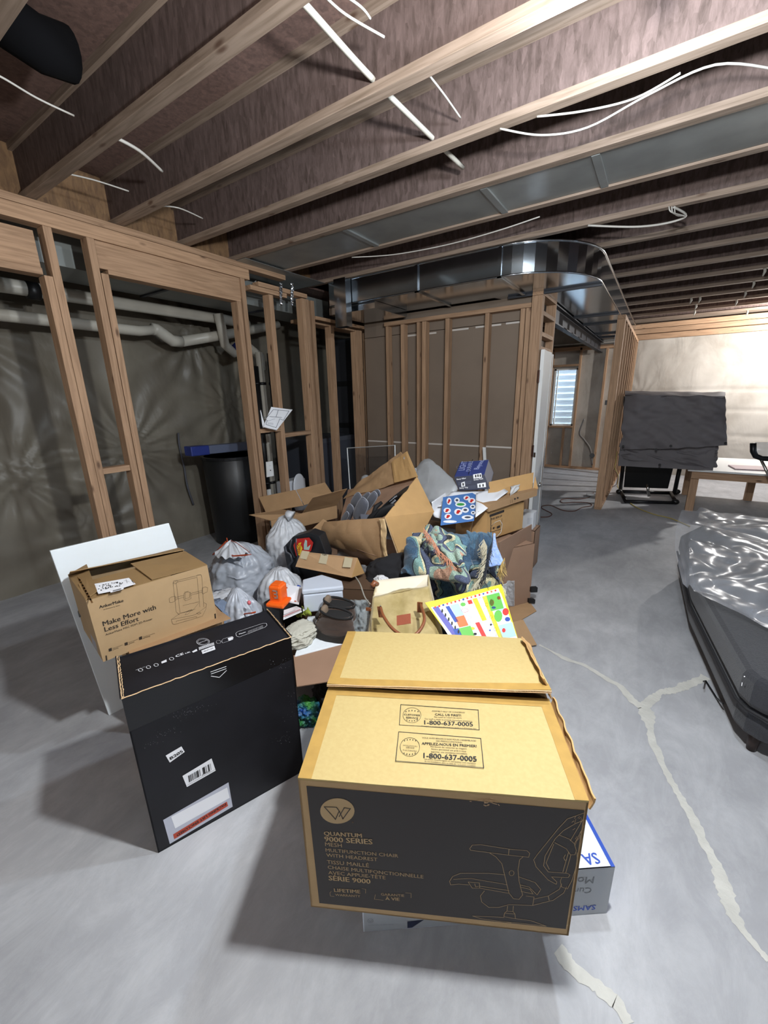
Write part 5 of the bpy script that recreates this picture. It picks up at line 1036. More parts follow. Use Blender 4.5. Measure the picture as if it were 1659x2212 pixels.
# ---- handbag
hb = thing('handbag', 'gold-beige open handbag with brown leather handles and cream lining', 'bag', (-1.0, 1.72, .25))
M_HB = mat('beige_suede', '94824f', .8, alt='b8a576', nscale=9, detail=7, sheen=.3, bump=.3, bscale=30); M_LEA = mat('brown_leather', '7d4a2c', .45); M_LIN = mat('cream_lining', 'ddd3bd', .8, noise_amt=.06)
h0, h1, h2, h3 = W(797, 1392, 1.42), W(948, 1392, 1.56), W(926, 1266, 1.78), W(806, 1290, 1.62)
def hbf(s, t):
    p = h0.lerp(h1, s).lerp(h3.lerp(h2, s), t); return p+Vector((.5, -.85, 0))*(.06*math.sin(PI*s)**.6*(1-t)**.7-.025*math.exp(-((s-.5)/.2)**2)*t)+Vector((.3, -.6, .1))*(.02*noise.noise(Vector((s*4, t*3, 2)))-.02*abs(noise.noise(Vector((s*7, t*2, 5)))))
MB().grid(hbf, 26, 20).build('front_panel', M_HB, hb, smooth=True, thick=.006)
bo = Vector((-.09, .17, .0))
def hbb(s, t):
    p = h0.lerp(h1, s).lerp((h3+Z3*.03).lerp(h2, s), t); return p+bo*(1-.25*t)
MB().grid(hbb, 20, 12).build('back_panel', M_LIN, hb, smooth=True, thick=.006)
for e0_, e1_ in ((h0, h3), (h1, h2)):
    MB().grid(lambda s, t: e0_.lerp(e1_, t)+bo*s*(1-.25*t)+(u*(-1 if e0_ is h0 else 1))*.02*math.sin(PI*s)*(1-t), 8, 12).build('gusset', M_HB, hb, smooth=True, thick=.005)
MB().grid(lambda s, t: h0.lerp(h1, s)+bo*t, 6, 4).build('base', M_HB, hb, thick=.006)
MB().grid(lambda s, t: (h3+(h2-h3)*s)+bo*.75*t-Z3*(.045*math.sin(PI*t)*(.4+.6*math.sin(PI*s))), 16, 8).build('lining', M_LIN, hb, smooth=True)
MB().tube(spl([W(822, 1312, 1.47), W(828, 1330, 1.42), W(845, 1355, 1.38), W(868, 1372, 1.37), W(890, 1374, 1.38), W(908, 1360, 1.42), W(917, 1335, 1.49), W(908, 1305, 1.60)]), .0075, 10).build('handle', M_LEA, hb, smooth=True)
MB().tube([W(803, 1266, 1.56), W(809, 1260, 1.58), W(816, 1262, 1.60)], [.012, .018, .011], 10).build('handle', M_LEA, hb, smooth=True)
for a_ in ((W(821, 1322, 1.485), (.009, .003, 0), (0, .003, 0), (.004, 0, -.028)), (W(907, 1312, 1.60), (.012, .004, 0), (0, .003, 0), (0, 0, .028)), (W(796, 1316, 1.5), (.012, .003, 0), (0, .004, 0), (0, 0, .008))): MB().obox(*a_).build('handle_tab', M_LEA, hb)
pq = [hbf(.42, .42), hbf(.64, .44), hbf(.645, .60), hbf(.42, .585)]
MB().slab([p+Vector((.35, -.75, 0))*.012 for p in pq], .004).build('leather_patch', mat('patch_leather', '8f4a32', .5), hb)
for p in (W(822, 1309, 1.465), W(813, 1262, 1.565), W(802, 1313, 1.49)): MB().ell(p, (.004, 0, 0), (0, .003, 0), (0, 0, .004), 8, 6).build('rivet', M_CHROME, hb, smooth=True)
# ---- silver bubble mailer, boots, foam
sm = MB().grid(lambda s, t: W(742+s*62-8*t, 1388-t*92, 1.50+.2*t)+Vector((.01*noise.noise(Vector((s*8, t*8, 1))), .02*noise.noise(Vector((s*7, t*9, 4))), 0)), 20, 26).build('silver_wrap', mat('silver_film', 'aab2b4', .28, .3, bump=.6, bscale=50), None, smooth=True, thick=.004); tag(sm, 'silvery bubble wrap sheet standing left of the handbag', 'bubble wrap')
cdl = MB().tube(spl([W(768, 1246, 1.72), W(778, 1262, 1.64), W(788, 1290, 1.55), W(800, 1305, 1.5)]), .004, 6).build('string', mat('grey_cord', '8d8a80', .6), smooth=True); tag(cdl, 'thin grey cord running from the taped wedge to the handbag', 'cord')
fb = thing('foam_box', 'low brown carton holding white foam, its front flap hanging open', 'box', (-1.4, 1.6, 0))
o = Vector((-1.56, 1.33, 0)); a = Vector((.35, .42, 0)); b = Vector((-.25, .215, 0))
carton(fb, o, a, b, Z3*.30, M_CARD3)
MB().slab([G(641, 1483, .28), G(735, 1468, .28), G(748, 1388, .31), G(634, 1416, .31)], .005).build('flap', M_CARD3, fb)
M_FOAM = mat('white_foam', 'e3e8ec', .8, noise_amt=.04, nscale=40)
fo = thing('foam_slab', 'white foam slab under the boots and cream shirt', 'foam', (-1.45, 1.65, .24))
MB().prism([G(636, 1417, .315), G(748, 1388, .315), G(752, 1330, .315), G(665, 1330, .315)], (0, 0, -.05)).build('slab', M_FOAM, fo, bevel=.004)
MB().box((-1.76, 1.66, .312), (-1.60, 1.80, .42)).build('block', M_FOAM, fo, bevel=.01)
def cloth(name, label, P4, hgt, seed, m, rid=(.02, 1, 4), cat='cloth', nu=40, nv=30):
    o_ = heap(P4, hgt, seed, rid, nu, nv).build(name, m, None, smooth=True, thick=.004); return tag(o_, label, cat)
cs_ = lump(G(648, 1382, .318), .085, .115, .055, .34, 1.5, 61, folds=1).build('cream_shirt', mat('cream_cotton', 'b9b7aa', .9, bump=.4, bscale=12), smooth=True); tag(cs_, 'crumpled cream shirt draped beside the boots on the foam', 'cloth')
cloth('yellow_green_cloth', 'sliver of yellow-green cloth above the cream shirt', [W(640, 1332, 1.5), W(672, 1328, 1.5), W(668, 1318, 1.56), W(645, 1322, 1.56)], .01, 19, mat('lime_cloth', '8c9a3a', .8), nu=12, nv=8)
def boot(label, base, ang, s=1.0, group=None):
    r = thing('boot', label, 'boot', base)
    ca, sa = math.cos(ang), math.sin(ang); f = Vector((ca, sa, 0)); g_ = Vector((-sa, ca, 0)); base = Vector(base)
    prof = lambda x: (.045+.012*math.sin(PI*x))*s      # half width along the sole, heel 0 .. toe 1
    L_ = .27*s
    def sole(u_, v_):
        t = 2*PI*u_; x = .5+.5*math.copysign(abs(math.cos(t))**.8, math.cos(t)); y = math.copysign(abs(math.sin(t))**.7, math.sin(t))*prof(x); lug = .004*math.sin(x*40)*(1 if v_ < .2 else 0)
        return base+f*(x-.5)*L_+g_*y+Z3*(v_*(.046+.012*math.cos(x*7))*s+lug)
    m_ = MB().grid(sole, 40, 3, True); top = len(m_.v)
    m_.f.append([top-40+i for i in range(40)]); m_.build('sole', mat('boot_sole', '2b2723', .8), r, smooth=False)
    def uppr(u_, v_):
        t = 2*PI*u_; c_ = math.cos(t); s_ = math.sin(t)
        hx = [(.0, .50, .052), (.0, .51, .056), (-.01, .50, .055), (-.03, .46, .054), (-.06, .42, .053), (-.08, .39, .052), (-.09, .38, .052), (-.09, .385, .054), (-.09, .36, .046), (-.09, .05, .01)]
        k_ = v_*(len(hx)-1); i = min(int(k_), len(hx)-2); w_ = k_-i; cx_, rx, ry = [hx[i][j]*(1-w_)+hx[i+1][j]*w_ for j in range(3)]
        return base+f*((cx_+c_*rx)*L_)+g_*(s_*ry*s)+Z3*((.032+min(v_, .78)*.175-max(0, v_-.78)*.16)*s)+(f*c_+g_*s_)*(.006*noise.noise(Vector((c_*3, s_*3, v_*6)))-.005*abs(noise.noise(Vector((c_*2, s_*2, v_*9)))))
    MB().grid(uppr, 32, 22, True).build('upper', mat('boot_suede', '4b3a30', .85, noise_amt=.2, nscale=10, sheen=.3), r, smooth=True)
    MB().tube([base+f*((-.09+math.cos(2*PI*i/20)*.375)*L_)+g_*(math.sin(2*PI*i/20)*.052*s)+Z3*(.168+.012*math.cos(2*PI*i/20))*s for i in range(21)], .007*s, 8, False).build('collar', mat('boot_collar', '1a1919', .9), r, smooth=True)
    MB().ell(base+f*(-.09*L_)+Z3*.158*s, f*(.35*L_), g_*.046*s, Z3*.006, 20, 8).build('lining', MATS['boot_collar'], r, smooth=True)
    MB().ell(base+f*(.20*L_)+Z3*.165*s, f*.02*s, g_*.032*s, Z3*.038*s, 14, 8, .8).build('tongue', mat('boot_tongue', '766656', .9), r, smooth=True)
    MB().ell(base+f*(.37*L_)+Z3*.055*s, f*.045*s, g_*.05*s, Z3*.03*s, 16, 8).build('toe_cap', mat('toe_rubber', '2f2c2a', .7), r, smooth=True)
    for j in range(5):
        z = .085+.018*j; x = .36-.03*j
        MB().tube([base+f*(x*L_)+g_*.03*s+Z3*z*s, base+f*((x+.03)*L_)+Z3*(z+.012)*s, base+f*(x*L_)-g_*.03*s+Z3*z*s], .0035*s, 5).build('lace', mat('boot_lace', '5d4b3c', .8), r, smooth=True)
    return r
boot('brown suede hiking boot nearer the chair carton, toe pointing left', G(722, 1376, .318)+Vector((0, 0, .001)), PI+.25, .92, None)
boot('second brown suede boot just behind its pair, by the white case', G(728, 1352, .318)+Vector((.0, .0, .001)), PI+.25, .92, None)
# ---- white case
wc = thing('white_case', 'pale grey-white hard case with a chamfered lid above the boots', 'case', G(697, 1275, .45))
tp_ = [(651.8, 1275.5), (653.6, 1251.4), (695, 1240.6), (738.6, 1253.8), (741.6, 1266.5)]
m_c = mat('case_white', 'c3cad6', .4)
P5 = [G(x, y, .52) for x, y in tp_][::-1]
cen = sum(P5, Vector())/5
MB().prism([p-Z3*.03 for p in P5], Z3*.03).build('lid', m_c, wc, bevel=.008, smooth=False)
MB().prism([cen+(p-cen)*.965-Z3*.15 for p in P5], Z3*.117).build('case_body', m_c, wc, bevel=.008)
MB().box((cen.x+.0, cen.y-.19, .40), (cen.x+.008, cen.y-.185, .44)).build('latch_mark', M_BLACKP, wc)
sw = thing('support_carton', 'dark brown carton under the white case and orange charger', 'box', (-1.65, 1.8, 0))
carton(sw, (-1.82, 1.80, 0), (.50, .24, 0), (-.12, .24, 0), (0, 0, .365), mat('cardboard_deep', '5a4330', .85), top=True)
# ---- orange charger, book, booklet
oc = thing('orange_charger', 'bright orange plastic charger block on a black case beside the bags', 'charger', G(600, 1285, .5))
oa = G(582, 1300, .50); ob_ = G(620, 1302, .50)
M1 = W(601, 1280, 1.50)
MB().obox(M1, (.038, .012, 0), (-.012, .04, 0), (0, 0, .058)).build('charger_body', M_ORANGE, oc, bevel=.012)
MB().obox(M1+Vector((.015, -.015, -.052)), (.055, .018, 0), (-.02, .055, 0), (0, 0, .012)).build('base_flange', M_ORANGE, oc, bevel=.008)
MB().obox(M1+Vector((.0, .0, .060)), (.028, .009, 0), (-.009, .03, 0), (0, 0, .006)).build('top_cap', M_ORANGE, oc, bevel=.004)
k = PInk(M1+Vector((.0125, -.0425, 0)), Vector((.038, .012, 0)), Z3, .0015); k.line([(-.004, .034), (.020, .034), (.020, -.012), (.004, -.012)], .008).line([(.004, .012), (.020, .012)], .008).build('grey_marking', mat('grey_mark', '9a938f', .6), oc)
k = PInk(M1+Vector((.0125, -.0425, 0)), Vector((.038, .012, 0)), Z3, .0012); k.line([(-.012, .03), (-.012, -.01), (.0, -.01)], .002).line([(-.032, -.022), (.034, -.022)], .002).build('moulded_line', mat('dark_orange', 'a8440f', .5), oc)
bc_ = thing('black_tool_case', 'glossy black tool case standing under the orange charger', 'case', (-1.72, 1.52, 0))
MB().obox((M1.x-.015, M1.y+.03, .26), (.085, .03, 0), (-.03, .09, 0), (0, 0, (M1.z-.066)/2-.0+.0)).build('case_body', M_BLACKP, bc_, bevel=.02) if False else MB().box((M1.x-.10, M1.y-.05, 0), (M1.x+.07, M1.y+.12, M1.z-.066)).build('case_body', M_BLACKP, bc_, bevel=.02)
bk_ = thing('picture_book', 'white book with blue and orange drops leaning right of the orange charger', 'book', G(635, 1290, .42))
v0, v1, v2, v3 = W(616, 1296, 1.52), W(646, 1303, 1.56), W(653, 1268, 1.68), W(618, 1262, 1.64)
MB().slab([v0, v1, v2, v3], .012).build('cover', M_WHITEP, bk_)
k = PInk(v0, v1-v0, v3-v0, .0015); k.fit(626, 1277, 645, 1276, "Winter's", 0).fit(627, 1282, 645, 1282, 'Counting', 0).fit(629, 1287, 641, 1288, 'Time', 0).build('title_lettering', M_INKK, bk_)
k = PInk(v0, v1-v0, v3-v0, .0015)
for (x, y, rx, ry) in ((622, 1290, 4, 2), (626, 1286, 2.5, 3.2), (618, 1283, 2.5, 2), (648, 1269, 2, 4), (644, 1266, 3, 2)): k.ell(x, y, rx, ry, n=9)
k.build('blue_drops', M_INKB, bk_)
k = PInk(v0, v1-v0, v3-v0, .0015)
for (x, y, rx, ry) in ((624, 1264.5, 3.5, 1.6), (620, 1270, 2.4, 2), (638, 1299, 3, 1.2)): k.ell(x, y, rx, ry, n=9)
k.build('orange_drops', M_DRAW, bk_)
bx = thing('book_box', 'brown carton edge behind the booklet, right of the picture book', 'box', G(650, 1300, .40))
MB().slab([W(640, 1300, 1.60), W(660, 1306, 1.66), W(660, 1284, 1.74), W(646, 1279, 1.70)], .03).build('panel', M_CARD3, bx)
bo_ = thing('booklet', 'thin booklet with a red stripe lying under the black tool case', 'booklet', G(635, 1325, .40))
v = [W(612, 1337, 1.36), W(658, 1317, 1.50), W(640, 1309, 1.56), W(613, 1318, 1.46)]
MB().slab(v, .006).build('cover', M_WHITEP, bo_)
k = PInk(v[0], v[1]-v[0], v[3]-v[0], .0015); k.line([(.02, .03), (.13, .03)], .006).build('red_stripe', M_RED, bo_)
k = PInk(v[0], v[1]-v[0], v[3]-v[0], .0015); k.line([(.03, .05), (.11, .05)], .004).line([(.02, .015), (.12, .015)], .002).build('print_lines', M_INKBRN, bo_)
# ---- black heap and printed package under the carton
gt = lump(G(664, 1552, .0), .08, .07, .07, .35, 5, 51).build('blue_toy_bag', mat('blue_green_print', '1d4c9c', .5, alt='3f8a3a', nscale=14, detail=4), smooth=True); tag(gt, 'blue and green printed package on the floor between the two big cartons', 'package')
gm_ = lump((-1.17, 1.38, 0), .20, .14, .13, .2, 4, 41).build('dark_heap', mat('heap_black', '17181a', .85), smooth=True); tag(gm_, 'black heap on the floor behind the chair carton', 'cloth')
# ---- activity poster
po = thing('activity_poster', 'yellow-bordered activity sheet with coloured sticker rows leaning behind the chair carton', 'poster', (-.75, 1.8, .5))
q0 = G(990, 1400, .47); q1 = G(1135, 1400, .47); q2 = G(1083, 1262, .62); q3 = G(918, 1302, .60)
# keep the sheet planar
pu = (q2-q3); nrm = pu.cross(q0-q3).normalized(); q1 = q1-nrm*(q1-q3).dot(nrm)
ps = MB().slab([q0, q1, q2, q3], .003).build('sheet', mat('poster_yellow', 'ecd92f', .45), po)
KP = lambda l=.0012: PInk(q3, pu, q3-q0, l)
k = KP(); k.pp([(932, 1313), (1076, 1271), (1081, 1282), (940, 1312+2)]).pp([(931, 1312), (943, 1310), (1082, 1282), (1119, 1384), (1112, 1400), (985, 1400)]).build('white_field', M_WHITEP, po)
rows = {'r': KP(.0022), 'b': KP(.0022), 'g': KP(.0022), 'y': KP(.0018), 'k': KP(.003), 'o': KP(.0022), 's': KP(.0018), 'p': KP(.0018)}
for i in range(16):
    t = i/15; x = 940+t*130; y = 1312-t*36; rows[('r', 'r', 'b', 'r', 'o')[i % 5]].ell(x, y, 2.6, 2.6, n=(4, 6, 5)[i % 3])
def cell(c, x, y, w_, h_, sl=.42):      # cell slanted like the columns of the sheet
    rows[c].pp([(x, y), (x+w_, y-w_*.24), (x+w_+h_*sl, y-w_*.24+h_), (x+h_*sl, y+h_)])
cell('p', 934, 1313, 12, 66, .72); cell('b', 962, 1311, 8, 34, .6); cell('s', 972, 1308, 18, 28, .5); cell('o', 982, 1334, 20, 22, .45); cell('g', 990, 1358, 26, 22, .4); cell('b', 978, 1360, 12, 20, .5)
cell('y', 1020, 1294, 10, 48, .45); cell('y', 1041, 1289, 9, 92, .4); cell('r', 1026, 1346, 9, 34, .5); cell('g', 1050, 1287, 28, 34, .3); cell('s', 1066, 1282, 12, 40, .3); cell('s', 1074, 1352, 32, 30, .3); cell('r', 1009, 1298, 9, 8)
for i in range(4): rows['k'].ell(1025+5.2*i, 1299+12*i, 3.2, 3.8, .0008, 12); rows['k'].pl([(1034+4.6*i, 1294+12*i), (1037+4.6*i, 1291+12*i), (1040+4.6*i, 1294+12*i)], .0008)
for i in range(7): rows['b' if i % 2 == 0 else 'k'].ell(1046+4.7*i, 1293+13.4*i, 3.2, 3.8, .0012, 12)
for i in range(6): rows['k'].ell(955+7*i, 1320+9*i, 2, 4.5, n=7)
rows['g'].ell(1000, 1306, 6, 4.5, n=7); rows['r'].ell(1004, 1319, 8, 4, .0015, 9); rows['b'].ell(1011, 1334, 7, 4, .001, 9); rows['y'].ell(1019, 1358, 7, 3.5, n=9); rows['k'].ell(1026, 1370, 4, 3, n=6); rows['b'].ell(1012, 1344, 5, 3, .001, 7); rows['k'].ell(1060, 1350, 2.5, 2.5, n=5); rows['b'].ell(1058, 1362, 2.5, 2.5, n=4)
rows['g'].ell(1076, 1331, 9, 13, n=12); rows['r'].ell(1092, 1322, 7, 8, n=12); rows['r'].ell(1062, 1302, 5, 8, n=9); rows['r'].ell(1077, 1292, 4, 4, n=9); rows['b'].ell(1066, 1313, 5, 3, n=8); rows['b'].ell(1096, 1338, 6, 5, n=9); rows['r'].ell(1088, 1362, 4, 5, n=9)
CM = {'r': mat('poster_red', 'c8352f', .5), 'b': mat('poster_blue', '2c4b9e', .5), 'g': mat('poster_green', '62b04a', .5), 'y': M_YEL, 'k': M_INKK, 'o': mat('poster_orange', 'e8703c', .5), 's': mat('poster_sky', 'a6cbe8', .5), 'p': mat('poster_violet', '5d5ba6', .5)}
for c_, kk_ in rows.items(): kk_.build('sticker_row', CM[c_], po)['kind'] = 'stuff'
lp = MB().slab([Vector((-.62, 2.0, .02)), Vector((-.42, 2.28, .02)), Vector((-.46, 2.4, .30)), Vector((-.72, 2.1, .42))], .005) if False else None
sf = thing('loose_flap', 'loose cardboard flap lying on the floor right of the activity poster', 'cardboard', (-.45, 2.2, 0))
MB().slab([G(1118, 1398, .02), G(1160, 1393, .02), G(1130, 1338, .10), G(1104, 1345, .10)], .005).build('panel', M_CARD, sf)
bs = thing('black_crate', 'black crate under the poster and handbag', 'crate', (-.85, 1.9, 0))
MB().box((-1.2, 1.62, 0), (-.62, 2.02, .26)).build('crate_body', M_BLACKP, bs, bevel=.01); MB().box((-1.21, 1.61, .23), (-.61, 2.03, .262)).build('rim', M_BLACKM, bs, bevel=.004)
# ---- window screen, short white trim
q__ = 0
wsn = thing('window_screen', 'window insect screen in a thin white frame leaning at the corner posts', 'screen', W(800, 1000, 3.95))
c0, c1, c2 = W(750, 968, 3.95), W(853, 962, 3.95), W(759, 1078, 3.88); c3 = W(855, 1078, 3.88)
c2.z = c3.z = .01; MB().tube([c2, c0, c1, c3], .009, 4).build('frame', M_WHITE, wsn); MB().add([c2, c3, c1, c0], [(0, 1, 2, 3)]).build('mesh', mat('screen_mesh', '26282c', .8, alpha=.45), wsn)
tw = thing('white_trim_stick', 'short white trim stick leaning on the back wall studs', 'trim', W(1047, 990, 4.3)); s_ = W(1046, 966, 4.36); MB().obox(s_-Z3*.3+Vector((.03, 0, 0)), (.016, 0, 0), (0, .008, 0), (-.03, .0, .3)).build('stick', M_WHITE, tw)
q_ = W(790, 1026, 3.3); wg = MB().tube([(q_.x, q_.y, 0), (q_.x, q_.y, q_.z-.05), (q_.x, q_.y, q_.z-.015), (q_.x, q_.y, q_.z)], [.055, .055, .04, .015], 20).build('plastic_canister', mat('grey_plastic', '9a9c9e', .4), smooth=True); tag(wg, 'rounded grey plastic canister peeking out left of the crushed carton flap', 'canister')
# ---- things behind the left stud wall
ba = thing('black_barrel', 'tall black plastic barrel standing by the poly-covered wall', 'barrel', (-3.98, 2.86, 0))
MB().tube([(-3.98, 2.9, 0), (-3.98, 2.9, .02), (-3.98, 2.9, .5), (-3.98, 2.9, .98), (-3.98, 2.9, 1.0)], [.27, .29, .305, .32, .30], 36).build('barrel_body', M_BLACKP, ba, smooth=True); MB().tube([(-3.98, 2.9, .97), (-3.98, 2.9, 1.0)], .33, 36).build('rim', M_BLACKM, ba)
lv = thing('blue_tool_case', 'long blue and grey tool case lying across the black barrel', 'case', (-3.9, 2.9, 1.03))
l0 = V(407, 975, -3.95); l1 = V(545, 962, -3.95)
dd = (l1-l0); MB().obox((l0+l1)/2+Z3*0, dd/2, (.06, 0, 0), (0, 0, .045)).build('case_body', mat('grey_blue_case', '5b6378', .45), lv, bevel=.01); MB().obox(l0+dd*.12, dd*.13, (.063, 0, 0), (0, 0, .049)).build('end_cap', mat('blue_cap', '26357c', .4), lv, bevel=.01)
pl_ = thing('plan_board', 'floor plan drawing on a thin board propped on the wall blocking', 'drawing', V(600, 905, -3.2))
e = [V(569, 922, -3.19), V(598, 929, -3.14), V(632, 885, -3.16)]; n__ = (e[1]-e[0]).cross(e[2]-e[1]); d_ = ray(586, 879); e.append(C0+d_*((e[0]-C0).dot(n__)/d_.dot(n__)))
MB().slab(e, .012).build('board', M_WHITEP, pl_)
k = PInk(e[0], e[1]-e[0], e[3]-e[0], .003); k.pl([(590, 885), (624, 888), (612, 908), (604, 905), (600, 915), (596, 924), (574, 917), (577, 909), (570, 902), (578, 900), (590, 885)], .004).pl([(601, 886), (596, 901), (582, 900)], .004).pl([(596, 901), (608, 902)], .004).pl([(576, 910), (594, 905)], .002)
for j in range(3): k.pl([(578, 913+1.5*j), (590, 914.5+1.5*j)], .0012)
k.build('plan_lines', mat('plan_ink', '4d5560', .6), pl_)
sheet('rolled_paper', 'curled white paper edge standing left of the plan board', [V(562, 888, -3.25), V(568, 925, -3.22), V(573, 922, -3.22), V(563, 885, -3.25)], M_WHITEP)
ol = thing('outlet_plate', 'white electrical cover plate on the third post', 'outlet', V(583, 1012, -3.255))
e = [V(575.5, 998, -3.262), V(589, 996, -3.262), V(592, 1028, -3.262), V(577, 1031, -3.262)]
MB().slab([e[3], e[2], e[1], e[0]], .012).build('plate', M_WHITE, ol, bevel=.002); k = PInk(e[3], e[2]-e[3], e[0]-e[3], .002); k.ell(584, 1016, 1.4, 1.2, n=8).pl([(582, 1006), (584, 1006)], .002).build('screw', M_BLACKP, ol)
gc = thing('grey_cabinet', 'dark blue-grey furnace cabinet behind the stud openings', 'furnace', (-4.1, 4.3, 0))
MB().box((-4.35, 3.95, 0), (-3.75, 4.95, 1.06)).build('cabinet_body', mat('cabinet_grey', '4e525c', .45), gc, bevel=.01); MB().box((-3.749, 3.97, 1.0), (-3.74, 4.93, 1.06)).box((-3.749, 4.0, .9), (-3.738, 4.12, .92)).build('top_trim', mat('cabinet_trim', '5d6069', .4), gc)
to = thing('toilet', 'white toilet with raised lid seen between the studs', 'toilet', (-3.7, 3.5, 0))
tq = V(646, 1042, -3.6)
MB().ell((tq.x, tq.y, tq.z-.08), (.02, 0, 0), (0, .105, 0), (0, 0, .19), 24, 12, .9).build('seat_lid', mat('porcelain', 'dfe2e8', .15), to, smooth=True)
MB().tube([(tq.x+.05, tq.y, 0), (tq.x+.05, tq.y, .2), (tq.x+.05, tq.y, .38), (tq.x+.05, tq.y, .40)], [.09, .09, .15, .16], 20).build('bowl', MATS['porcelain'], to, smooth=True); MB().box((tq.x-.22, tq.y-.18, .38), (tq.x-.06, tq.y+.18, .62)).build('tank', MATS['porcelain'], to, bevel=.02)
ws = MB().box((-3.55, 2.98, .2), (-3.53, 3.02, .62)).build('white_stick', M_WHITE); tag(ws, 'narrow upright white strip between the second and third studs', 'trim')
# ---- far room: covered treadmill, workbench, sling chair, cords
td = thing('treadmill', 'folded black treadmill under a charcoal tarpaulin by the partition end', 'treadmill', (0, 7.4, 0))
M_TARP = mat('charcoal_tarp', '676366', .7, noise_amt=.12, nscale=5, bump=.35, bscale=5)
MB().slab([W(1360, 1075, 7.35), W(1445, 1080, 7.35), W(1452, 1010, 7.2), W(1350, 1008, 7.2)], .08).build('deck', M_BLACKP, td, bevel=.01) if False else MB().slab([W(1347, 1053, 7.3), W(1443, 1056, 7.3), W(1456, 1005, 7.2), W(1352, 1003, 7.2)], .08).build('deck', M_BLACKP, td, bevel=.01)
fr = MB(); fr.tube([W(1340, 1058, 7.5), W(1346, 1005, 7.3)], .028, 8).tube([W(1457, 1064, 7.3), W(1469, 1008, 7.2)], .028, 8).tube([G(1338, 1062, .04), G(1462, 1065, .04)], .03, 8).tube([G(1350, 1083, .03), G(1460, 1086, .03)], .025, 8).tube([G(1340, 1060, .04), G(1352, 1083, .03)], .025, 8).tube([G(1448, 1064, .05), G(1460, 1084, .04)], .025, 8)
fr.build('frame', M_BLACKM, td, smooth=True)
MB().tube([W(1398, 1045, 7.2), W(1402, 1072, 7.2)], .02, 8).build('gas_strut', M_CHROME, td, smooth=True)
for p in ((1338, 1062), (1459, 1084), (1462, 1062)): MB().ell(G(*p, .04), (.05, 0, 0), (0, .04, 0), (0, 0, .04), 12, 8).build('foot', M_BLACKP, td, smooth=True)
def tarp(px4, Y0, seed, nu=44, nv=34, fold=.05):
    def f(s, t):
        x = (px4[0][0]*(1-s)+px4[1][0]*s)*(1-t)+(px4[3][0]*(1-s)+px4[2][0]*s)*t; y = (px4[0][1]*(1-s)+px4[1][1]*s)*(1-t)+(px4[3][1]*(1-s)+px4[2][1]*s)*t
        x += 4*noise.noise(Vector((t*6, s*2, seed))); y += 4*noise.noise(Vector((s*6, t*2, seed+5)))
        p = W(x, y, Y0); d = fold*noise.noise(Vector((s*3, t*3, seed)))+fold*.8*abs(noise.noise(Vector((s*5+t*4, t*1.5, seed+2))))+.015*noise.noise(Vector((s*14, t*12, seed)))
        edge = min(s, 1-s)*8
        return p+Vector((0, -d*1.0-.05*min(1, edge), 0))
    return MB().grid(f, nu, nv)
tarp([(1336, 990), (1548, 1010), (1552, 960), (1340, 955)], 6.62, 3, fold=.07).grid(lambda s, t: W(1340-4*t+(s)*(205-2*t), 960+t*45+10*s*t, 6.62)+Vector((0, -.06-.03*noise.noise(Vector((s*5, t*3, 8))), 0)), 30, 12).build('tarp_lower', M_TARP, td, smooth=True)
tarp([(1340, 972), (1571, 962), (1566, 856), (1350, 852)], 6.52, 9).build('tarp_upper', M_TARP, td, smooth=True)
def tt(s, t):
    p = W(1350+s*216, 852+6*s-8*math.sin(PI*t)*.6, 6.46+1.1*t); return Vector((p.x, p.y, W(1350+s*216, 852+4*s, 6.46).z+.05*math.sin(PI*t)+.02*noise.noise(Vector((s*7, t*4, 2)))-.01))
MB().grid(tt, 40, 16).build('tarp_top', M_TARP, td, smooth=True)
MB().grid(lambda s, t: W(1566-4*s, 856+t*100, 6.5+1.1*s)+Vector((.03*noise.noise(Vector((s*5, t*5, 1))), 0, 0)), 16, 20).grid(lambda s, t: W(1349, 856+t*120, 6.5+1.1*s)+Vector((.0-.02*noise.noise(Vector((s*5, t*5, 6))), 0, 0)), 16, 20).build('tarp_side', M_TARP, td, smooth=True)
ey = MB()
for p in ((1346, 964), (1449, 963), (1417, 971), (1425, 1004), (1567, 957)):
    q_ = W(*p, 6.40); ey.tube([q_, q_-Vector((0, .01, 0))], .016, 10)
ey.build('grommet', M_BLACKM, td)
wk = thing('workbench', 'white-topped wooden workbench behind the treadmill in the far room', 'workbench', (1.2, 7.3, 0))
zT = .56; YF = 6.66
x0 = W(1495, 1020, YF).x
MB().box((x0-.05, YF-.05, zT), (3.3, 7.95, zT+.025)).build('bench_top', M_WHITE, wk, bevel=.003)
MB().box((x0, YF, zT-.10), (3.3, YF+.04, zT-.002)).build('apron', M_WOOD, wk); MB().box((x0, 7.86, zT-.10), (3.3, 7.9, zT-.002)).build('apron', M_WOOD, wk)
for (x, y) in ((x0+.0, YF+.045), (x0, 7.76), (1.22, 7.75), (1.40, YF+.045), (3.1, YF+.045), (3.1, 7.75)): MB().box((x, y, 0), (x+.09, y+.09, zT-.003)).build('leg', M_WOOD, wk, bevel=.003)
pb = MB().obox((1.25, 7.0, zT+.034), (.35, .04, 0), (-.02, .16, 0), (0, 0, .008)).build('pink_board', mat('pink_board', 'b9a4a8', .6)); tag(pb, 'pale pink board lying on the white workbench top', 'board')
slc = thing('sling_chair', 'chrome armed chair with clear plastic on it at the right picture edge', 'chair', (1.1, 6.3, 0))
cc_ = [W(1627, 957, 6.2), W(1627, 975, 6.2), W(1632, 985, 6.2), W(1645, 990, 6.2), W(1690, 992, 6.2)]
MB().tube(cc_, .03, 10).build('arm', M_BLACKM, slc, smooth=True)
